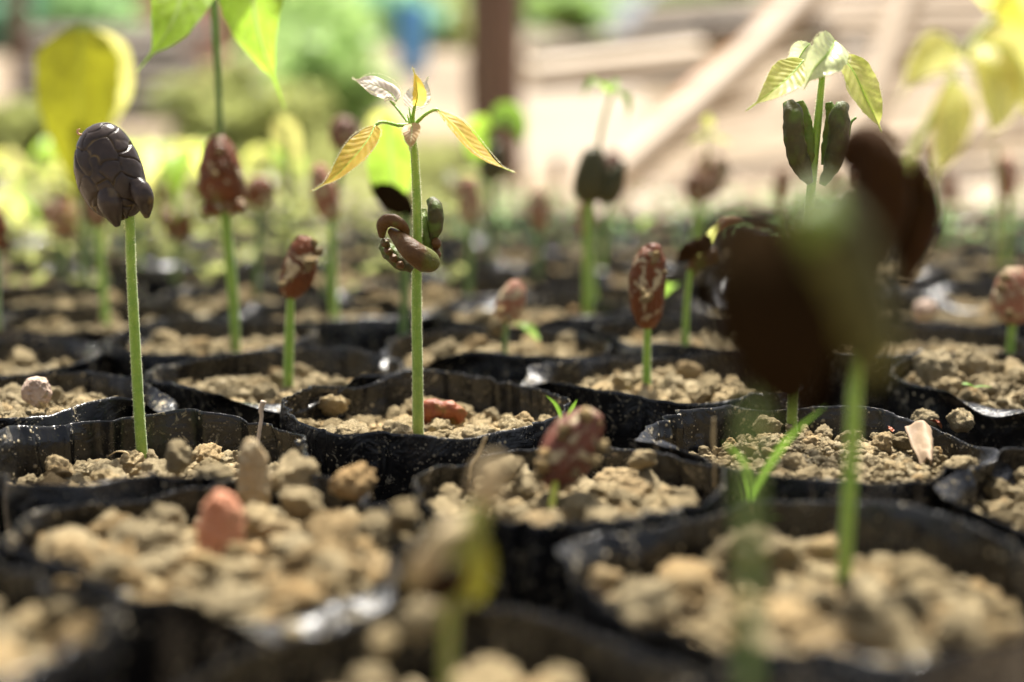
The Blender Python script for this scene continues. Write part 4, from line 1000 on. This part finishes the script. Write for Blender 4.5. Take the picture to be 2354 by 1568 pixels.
# big single clods that the photo shows plainly: (px, py, width px, depth, material, label)
for k, (px, py, wd, y, mk, lab) in enumerate([
    (1150, 1085, 118, 3.62, 'soil', "largest round clod left of the leaning red seed"), (1215, 1130, 100, 3.62, 'soil', "dark clod touching the stem side of the leaning red seed"),
    (770, 932, 86, 4.75, 'soil_pale', "flat pale clod at the back left of the central bag"), (440, 990, 90, 4.55, 'soil', "broad crumbly clod right of the cracked seed's stem"),
    (345, 985, 40, 4.45, 'soil', "small round clod behind the cracked seed's stem"), (285, 995, 90, 4.5, 'soil', "long smooth clod left of the cracked seed's stem"),
    (410, 1055, 110, 3.75, 'soil', "dark clod on the rear rim of the front-left bag"), (490, 1100, 120, 3.65, 'soil', "grey clod beside the muddy seed tip"),
    (690, 1095, 130, 3.6, 'soil', "arched grey clod right of the muddy seed tip"), (690, 1150, 150, 3.4, 'soil', "big blurred clod in the middle of the front-left bag"),
    (810, 1110, 130, 3.5, 'soil_red', "rusty clod at the right rear of the front-left bag"), (930, 1190, 110, 3.1, 'soil_pale', "pale clod at the right rim of the front-left bag"),
    (1480, 1055, 80, 3.75, 'soil', "knobbly clod tower right of the leaning red seed"), (1150, 745, 70, 6.0, 'soil', "pale blurred clod behind the small pink seed"),
    (2150, 845, 120, 5.1, 'soil', "big rounded clod heaped on the rim of the right bag"), (2225, 840, 110, 5.2, 'soil', "second heaped clod on the right bag, just right of the biggest"),
    (2210, 965, 84, 4.45, 'soil', "dark olive clod at the right rim beside the dry leaf"), (2125, 965, 74, 4.5, 'soil', "warm tan clod behind the dry leaf chip"),
    (2290, 1130, 130, 3.75, 'soil', "smooth knobbly clod beside the right edge"), (1590, 1345, 120, 2.75, 'soil_pale', "blurred pale stone-like clod in the front-right bag"),
    (1730, 1260, 170, 2.95, 'soil', "mossy blurred mound of clods behind the nearest stem"), (1790, 1440, 210, 2.62, 'soil_pale', "large pale blurred clod at the front rim of the front-right bag"),
    (130, 1410, 90, 2.6, 'soil', "rounded blurred clod at the lower left"), (60, 1430, 100, 2.55, 'soil_pale', "pale blurred clod at the lower left edge"),
    (960, 1428, 130, 2.45, 'soil', "brown blurred clod left of the front sprout's stem"), (880, 1480, 100, 2.4, 'soil_pale', "pale blurred clod left of the front sprout")]):
    s = wid(wd, y) / 2
    o = link('soil_clod', CLOD_ME[mk][(k * 5 + 1) % 12], None, at(px, py, y), (k * .3, .2 * (k % 3), k * 1.3), s * .88); tag(o, lab, 'soil clod')
o = link('soil_clod', CLOD_ME['soil'][3], None, at(672, 1455, 2.52), (0, 0, 1), wid(70, 2.52) / 2 * .85); tag(o, "lone blurred clod lying on the dark film between two front bags", 'soil clod')
o = link('soil_clod', CLOD_ME['soil_red'][5], None, at(150, 1345, 2.75), (0, 0, 1), wid(60, 2.75) / 2 * .85); tag(o, "small orange-tan clod on the film at the lower left", 'soil clod')
# fallen green leaflets far among the bags
for px, py, y, lab in ((1490, 512, 9.5, "round blurred green leaflet beyond the dark split seed"), (1205, 760, 6.0, "small green leaflet by the little pink seed"), (1545, 665, 6.6, "tiny green leaflet right of the upright reddish seed")):
    chip('green_leaflet', lab, (px, py), y, .17, .14 if y > 8 else .09, 'leaf_green', (.5, 0, px * .1), 'leaflet', 3, .1)

# ------------------------------------------------------------------ ground and backdrop
def gh(x, y):
    a = np.clip((y - 24) / 60, 0, 1); a = a * a * (3 - 2 * a); far = np.clip(y - 75, 0, 400)
    return a * 6.2 + far * .075 * 1.0 + .12 * fbm(np.stack([x, y, x * 0], -1), .35, 3, 5) * np.clip((y - 18) / 6, 0, 1) + .9 * fbm(np.stack([x, y, x * 0], -1), .04, 2, 8) * np.clip((y - 60) / 60, 0, 1)
xs = np.concatenate([np.linspace(-260, -42, 26), np.linspace(-40, 40, 110), np.linspace(42, 260, 26)]); ys = np.concatenate([np.linspace(-60, 15, 20), np.linspace(16, 100, 130), np.linspace(103, 500, 50)])
X, Y = np.meshgrid(xs, ys); Vg = np.stack([X, Y, gh(X, Y)], -1).reshape(-1, 3)
m, t, p_, o_ = NM('earth')
co = nd(t, 'TexCoord'); n1 = noise(t, .12, 6, .6, co.outputs['Object']); n2 = noise(t, 1.2, 5, .7, co.outputs['Object'])
r1 = ramp(t, [(.3, (.14, .10, .065)), (.62, (.32, .25, .165))], n1.outputs[0]); r2 = ramp(t, [(.3, (.6, .58, .55)), (.6, (1, 1, 1))], n2.outputs[0])
t.links.new(mix(t, 1.0, r1.outputs[0], r2.outputs[0], 'MULTIPLY'), p_.inputs['Base Color']); p_.inputs['Roughness'].default_value = .95; bump(t, p_, n2.outputs[0], .15, .6)
M['earth'] = m
g_ = link('ground', mesh('ground', Vg, grid_faces(len(xs), len(ys), False), M['earth']), kind='structure')
g_['label'] = "bare sandy earth under the bags, rising to a sunlit bank behind"

def gpt(px, y):      # point on the terrain under pixel column px at depth y
    x = (px - CX) / F * y; return Vector((x, y, float(gh(np.array(x), np.array(y)))))
# the dark post
def post(px, y, wpx, h, mat, label, name='wooden_post', lean=0):
    b = gpt(px, y); r = wid(wpx, y) / 2
    V, Fc = tube([(0, 0, -.5), (lean * .3, 0, h * .3), (lean, 0, h)], [r, r, r * .95], 20, 20, disp=lambda V, a, c: .06 * r * fbm(V, 1.5, 3, 3))
    o = link(name, mesh(name, V, Fc, M[mat]), None, b); tag(o, label, 'post'); return o
post(1138, 40, 124, 16, 'post', "thick dark red-brown wooden post standing behind the bags")
post(68, 52, 46, 20, 'post', "slim brown post near the upper left corner", lean=.3)
# leaning poles
def pole(a, b_, ya, yb, wpx, mat, label, name='leaning_pole'):
    A = at(a[0], a[1], ya); B = at(b_[0], b_[1], yb); A2 = A + (A - B) * .02
    r = wid(wpx, (ya + yb) / 2) / 2; d = np.array(B - A)
    L = np.linalg.norm(d); rings = lambda V, a_, c: .05 * r * np.exp(-(((a_ * L / 6) % 1 - .5) / .04) ** 2) + 0 * c
    V, Fc = tube([(0, 0, 0), tuple(d * .5 + np.array((0, 0, -.2))), tuple(d)], [r, r * .97, r * .9], 80, 16, disp=rings)
    o = link(name, mesh(name, V, Fc, M[mat]), None, A); tag(o, label, 'pole'); return o
pole((1395, 430), (1960, -110), 30, 37, 82, 'bamboo', "pale bamboo pole leaning up to the right behind the split seed")
pole((1560, 250), (1890, -60), 41, 44, 54, 'bamboo_orange', "orange-tinted pole leaning just above the pale bamboo")
pole((1905, 480), (2110, -80), 31, 36, 78, 'bamboo', "second pale pole leaning steeply behind the yellow leaves")
pole((1470, 425), (2110, 120), 48, 58, 60, 'timber', "greyish plank-like pole low under the leaning bamboo")
pole((2060, 470), (2420, 180), 42, 52, 90, 'timber', "brown beam leaning at the right behind the golden leaves")
# stacks of boards
def boards(y, x0, x1, z0, n, th, label, mats, seed, tilt=.0, depth=3.5, lay=.5):
    r = random.Random(seed); c = ((x0 + x1) / 2, y, z0); root = thing('timber_stack', label, 'timber stack', c)
    for k in range(n):
        L = (x1 - x0) * r.uniform(.8, 1.05); a = tilt + r.uniform(-.04, .04); wd = th * r.uniform(.75, 1.0)
        R = np.array(Matrix.Rotation(-a, 3, 'Y') @ Matrix.Rotation(r.uniform(-.05, .05), 3, 'Z') @ Matrix.Rotation(lay + r.uniform(-.25, .2), 3, 'X'))
        V, Fc = box((r.uniform(-.06, .06) * (x1 - x0), k * th * .8, th * (k + .5) * .62), (L, wd * .95, th * .45), R)
        link('board', mesh('board', V, Fc, M[mats[r.randrange(len(mats))]], smooth=False), root)
    return root
y = 62; z0 = at(1500, 250, y).z
boards(62, at(1215, 0, 62).x, at(1760, 0, 62).x, at(1500, 205, 62).z, 6, .75, "stack of weathered boards lying across behind the post", ['timber', 'timber_dark', 'timber'], 3, .08)
boards(74, at(1450, 0, 74).x, at(1800, 0, 74).x, at(1600, 110, 74).z, 5, .9, "higher dark board stack behind the leaning bamboo", ['timber_dark', 'timber_dark', 'timber'], 5, .1)
boards(58, at(2000, 0, 58).x, at(2500, 0, 58).x, at(2250, 470, 58).z, 10, 1.3, "tall brown timber stack behind the golden leaves", ['timber', 'timber_dark', 'timber', 'timber'], 8, -.04)
boards(80, at(1780, 0, 80).x, at(2550, 0, 80).x, at(2100, 250, 80).z, 9, 1.5, "far pile of olive-grey timber filling the upper right", ['timber', 'timber_dark'], 9, .03)
boards(44, at(-20, 0, 44).x, at(420, 0, 44).x, at(180, 285, 44).z, 6, .9, "grey-brown log pile behind the broad yellow leaf", ['timber_dark'], 12, .02)
# long beams lying about on the bank, and one pale sunlit sheet
def beam(a, b_, y0, y1, wpx, mat, label):
    A = at(a[0], a[1], y0); B = at(b_[0], b_[1], y1); d = B - A; L = d.length; w_ = wid(wpx, (y0 + y1) / 2)
    R_ = np.array(d.to_track_quat('X', 'Z').to_matrix() @ Matrix.Rotation(.45, 3, 'X'))
    V, Fc = box((0, 0, 0), (L, w_ * .8, w_), R_); V = V + np.array(d) / 2
    o = link('squared_log', mesh('squared_log', V, Fc, M[mat], smooth=False), None, A); tag(o, label, 'timber')
beam((1215, 165), (1790, 95), 50, 58, 34, 'timber_pale', "pale blurred beam lying across just right of the post")
beam((1215, 120), (1700, 60), 54, 60, 26, 'timber_dark', "dark beam lying above the pale beam right of the post")
beam((1230, 192), (1640, 165), 48, 52, 20, 'timber_dark', "thin dark beam edge below the pale beam right of the post")
beam((1620, 75), (1900, 62), 44, 46, 46, 'timber_dark', "short thick dark beam behind the top of the bamboo pole")
beam((1480, 300), (1750, 215), 44, 50, 34, 'timber', "brown beam under the leaning bamboo pole")
beam((2030, 330), (2500, 300), 40, 44, 40, 'timber', "brown beam lying behind the blurred dark seed, upper of two")
beam((2060, 455), (2500, 430), 34, 37, 30, 'timber_pale', "pale low beam lying behind the blurred dark seed, lower of two")
beam((2090, 395), (2500, 372), 38, 40, 26, 'timber_dark', "dark beam between the two lying beams at the right")
A = at(1335, 300, 42); V, Fc = box((0, 0, 0), (wid(300, 42), wid(230, 42), .12), np.array(Matrix.Rotation(.9, 3, 'X') @ Matrix.Rotation(.06, 3, 'Z')))
o = link('pale_sheet', mesh('pale_sheet', V, Fc, M['timber_pale'], smooth=False), None, A); tag(o, "blurred pale sunlit board sheet leaning on the bank right of the post", 'board')
# clay wall piece
root = thing('brick_pier', "low reddish clay-block pier behind the lime leaves", 'brick pier', (at(420, 260, 60).x, 60, gpt(420, 60).z))
for r_ in range(9):
    for c_ in range(3):
        V, Fc = box(((c_ - 1) * 1.12 + (r_ % 2) * .3, 0, .35 + r_ * .56), (1.08, 1.2, .52)); link('brick', mesh('brick', V, Fc, M['brick'], smooth=False), root)
# blue drum: lathed shell, lid, hoops
b = at(950, 172, 70); root = thing('blue_drum', "blurred blue plastic drum left of the dark post", 'drum', b); r = wid(62, 70) / 2; hd = wid(150, 70)
def lathe(prof, n=28):
    th = np.linspace(0, 2 * np.pi, n, endpoint=False); V = np.array([(r * np.cos(a), r * np.sin(a), z) for r, z in prof for a in th]); return V, grid_faces(n, len(prof))
link('shell', mesh('shell', *lathe([(.01, 0), (r * .93, 0), (r, .15), (r, hd * .3), (r * 1.05, hd * .33), (r, hd * .36), (r, hd * .66), (r * 1.05, hd * .69), (r, hd * .72), (r, hd * .94), (r * .9, hd)]), M['blue']), root)
link('lid', mesh('lid', *lathe([(r * .98, hd * .97), (r * .98, hd * 1.03), (r * .2, hd * 1.03), (.01, hd * 1.03)]), M['blue']), root)

# foliage
def foliage_mat(name, c, tr):
    m, t, p, o = NM(name); co = nd(t, 'TexCoord'); n = noise(t, .35, 3, .6, co.outputs['Object'])
    r = ramp(t, [(.3, tuple(x * .6 for x in c)), (.7, tuple(min(1, x * 1.3) for x in c))], n.outputs[0]); t.links.new(r.outputs[0], p.inputs['Base Color']); p.inputs['Roughness'].default_value = .4
    tl = nd(t, 'BsdfTranslucent'); r2 = ramp(t, [(.3, tuple(x * .7 for x in tr)), (.7, tr)], n.outputs[0]); t.links.new(r2.outputs[0], tl.inputs[0]); mx = nd(t, 'MixShader'); mx.inputs[0].default_value = .55
    t.links.new(p.outputs[0], mx.inputs[1]); t.links.new(tl.outputs[0], mx.inputs[2]); t.links.new(mx.outputs[0], o.inputs[0]); return m
M['fol_lime'] = foliage_mat('lime_foliage', (.24, .38, .12), (.62, .85, .32)); M['fol_green'] = foliage_mat('mid_foliage', (.10, .24, .08), (.45, .70, .30))
M['fol_teal'] = foliage_mat('cool_foliage', (.10, .28, .18), (.50, .85, .60)); M['fol_yellow'] = foliage_mat('yellow_foliage', (.24, .26, .08), (.52, .56, .20)); M['fol_dark'] = foliage_mat('dark_foliage', (.05, .10, .03), (.12, .25, .06))
def crown_mesh(rx, rz, n, size, seed, mat):
    r = np.random.default_rng(seed); nc = 16
    cl = r.normal(0, 1, (nc, 3)); cl /= np.linalg.norm(cl, axis=1)[:, None]; cl *= r.uniform(.35, .85, nc)[:, None]
    k = r.integers(0, nc, n); q = r.normal(0, 1, (n, 3)); q /= np.linalg.norm(q, axis=1)[:, None]
    P = cl[k] + q * (r.uniform(0, 1, n) ** .5 * .38)[:, None]; P = P * np.array((rx, rx, rz))
    a = r.normal(0, 1, (n, 3)); a /= np.linalg.norm(a, axis=1)[:, None]; h = r.normal(0, 1, (n, 3)); b = np.cross(a, h); b /= np.linalg.norm(b, axis=1)[:, None]
    s = size * r.uniform(.6, 1.3, n)[:, None]
    V = np.stack([P - a * s, P + b * s * .42, P + a * s, P - b * s * .42], 1).reshape(-1, 3)
    return mesh('crown', V, np.arange(4 * n).reshape(-1, 4), mat, smooth=False)
def bush(px, py, y, wpx, hpx, mat, label, n=1500, size=.5, seed=0, name='shrub', cat='shrub'):
    c = at(px, py, y); g0 = gpt(px, y); rx, rz = wid(wpx, y) / 2, wid(hpx, y) / 2
    o = thing(name, label, cat, (c.x, y, g0.z)); h = c.z - g0.z
    V, Fc = tube([(0, 0, -.5), (.1, 0, max(.5, h * .5)), (0, .1, max(1, h + rz * .3))], [rx * .09 + .08, rx * .07 + .06, .05], 12, 8); link('trunk', mesh('trunk', V, Fc, M['bark']), o)
    for j in range(4):
        a = j * 1.7 + seed; V, Fc = tube([(0, 0, max(.3, h * .4)), (math.cos(a) * rx * .3, math.sin(a) * rx * .3, h), (math.cos(a) * rx * .55, math.sin(a) * rx * .55, h + rz * .3)], [.1 + rx * .03, .07, .03], 8, 6); link('limb', mesh('limb', V, Fc, M['bark']), o)
    link('crown', crown_mesh(rx, rz, n, size, seed, M[mat]), o, (0, 0, h), kind=None)
    return o
bush(740, 120, 95, 340, 420, 'fol_lime', "bright lime leafy shrub right of the large lime leaves", 3200, .62, 1)
bush(620, 40, 120, 420, 360, 'fol_yellow', "pale yellow-green shrub behind the large lime leaves", 2600, .8, 2)
bush(850, 20, 130, 320, 300, 'fol_teal', "cool blue-green shrub beside the blue drum", 2200, .8, 3)
bush(10, 60, 100, 230, 300, 'fol_teal', "cool green shrub in the upper left corner", 2000, .7, 4)
bush(230, 20, 110, 380, 220, 'fol_green', "mid-green shrub above the broad yellow leaf", 2000, .7, 5)
bush(1310, 30, 92, 230, 100, 'fol_lime', "small bright green shrub on the bank right of the post", 1500, .5, 6)
bush(1000, 60, 150, 420, 420, 'fol_yellow', "pale far tree behind the dark post", 2400, 1.1, 7, 'leafy_tree', 'tree')
bush(745, 200, 50, 340, 300, 'fol_lime', "low lime shrub just behind the far seedlings", 3600, .4, 8)
bush(90, 330, 42, 460, 170, 'fol_yellow', "low yellow-green bush at the left behind the bags", 2400, .34, 9)
bush(560, 270, 44, 420, 230, 'fol_yellow', "low yellow-green bush behind the rusty seed head", 2000, .34, 10)
bush(1640, 10, 120, 260, 120, 'fol_dark', "dark bush above the board stack", 1200, .8, 11)
bush(2000, 20, 110, 420, 260, 'fol_green', "olive bush behind the leaning poles", 1600, .7, 12)
bush(1830, -60, 170, 900, 420, 'fol_green', "large tree far behind the leaning poles", 3000, 1.3, 13, 'leafy_tree', 'tree')
bush(300, -40, 170, 900, 500, 'fol_green', "large tree far behind at the upper left", 3200, 1.3, 14, 'leafy_tree', 'tree')
bush(980, -100, 200, 1100, 500, 'fol_lime', "large light green tree far behind the post", 3600, 1.5, 15, 'leafy_tree', 'tree')
# low weeds beyond the rows: one mass
r = np.random.default_rng(3); n = 5000
gy = r.uniform(17, 44, n); gx = -r.uniform(.02, .42, n) * gy; gz = gh(gx, gy); hgt = r.uniform(.3, 1.1, n)
a = r.uniform(0, 6.28, n); dx, dy = np.cos(a) * .09, np.sin(a) * .09; lx, ly = r.normal(0, .25, n), r.normal(0, .25, n)
Vw = np.stack([np.stack([gx - dx, gy - dy, gz], -1), np.stack([gx + dx, gy + dy, gz], -1), np.stack([gx + lx + dx, gy + ly, gz + hgt * .7], -1), np.stack([gx + lx * 1.6, gy + ly * 1.6, gz + hgt], -1)], 1).reshape(-1, 3)
o = link('weeds', mesh('weeds', Vw, np.arange(4 * n).reshape(-1, 4), M['fol_yellow'], smooth=False)); tag(o, "patch of low yellow-green weeds beyond the far rows at the left", 'weeds', kind='stuff')

# litter and small weeds that break up the far edge of the bags: masses nobody could count
r = np.random.default_rng(8)
def leaf_mass(name, n, xf, y0, y1, z0, z1, size, mat, label, cat):
    gy = r.uniform(y0, y1, n); gx = xf(r.uniform(0, 1, n), gy); gz = z0 + (z1 - z0) * r.uniform(0, 1, n) ** 1.6
    gz = gz + (gh(gx, gy) if z0 < 1 else 0)
    P = np.stack([gx, gy, gz], -1); a = r.normal(0, 1, (n, 3)); a[:, 2] *= .6; a /= np.linalg.norm(a, axis=1)[:, None]; b = np.cross(a, r.normal(0, 1, (n, 3))); b /= np.linalg.norm(b, axis=1)[:, None]
    s_ = size * r.uniform(.5, 1.3, n)[:, None]
    V = np.stack([P - a * s_, P + b * s_ * .4, P + a * s_, P - b * s_ * .4], 1).reshape(-1, 3)
    o = link(name, mesh(name, V, np.arange(4 * n).reshape(-1, 4), M[mat], smooth=False)); tag(o, label, cat, kind='stuff')
leaf_mass('leaf_litter', 2600, lambda u, y: (u - .5) * .9 * y, 16.2, 25, .05, 1.7, .17, 'twig', "dry leaf litter heaped along the far edge of the bags", 'leaf litter')
leaf_mass('young_weeds', 750, lambda u, y: -(.03 + .38 * u) * y, 8.2, 17, 1.45, 2.15, .085, 'fol_yellow', "small yellow-green weeds among the far left bags", 'weeds')
leaf_mass('green_weeds', 500, lambda u, y: (u - .1) * .5 * y, 11, 18, 1.42, 1.75, .07, 'fol_green', "sparse green weeds among the far middle bags", 'weeds')
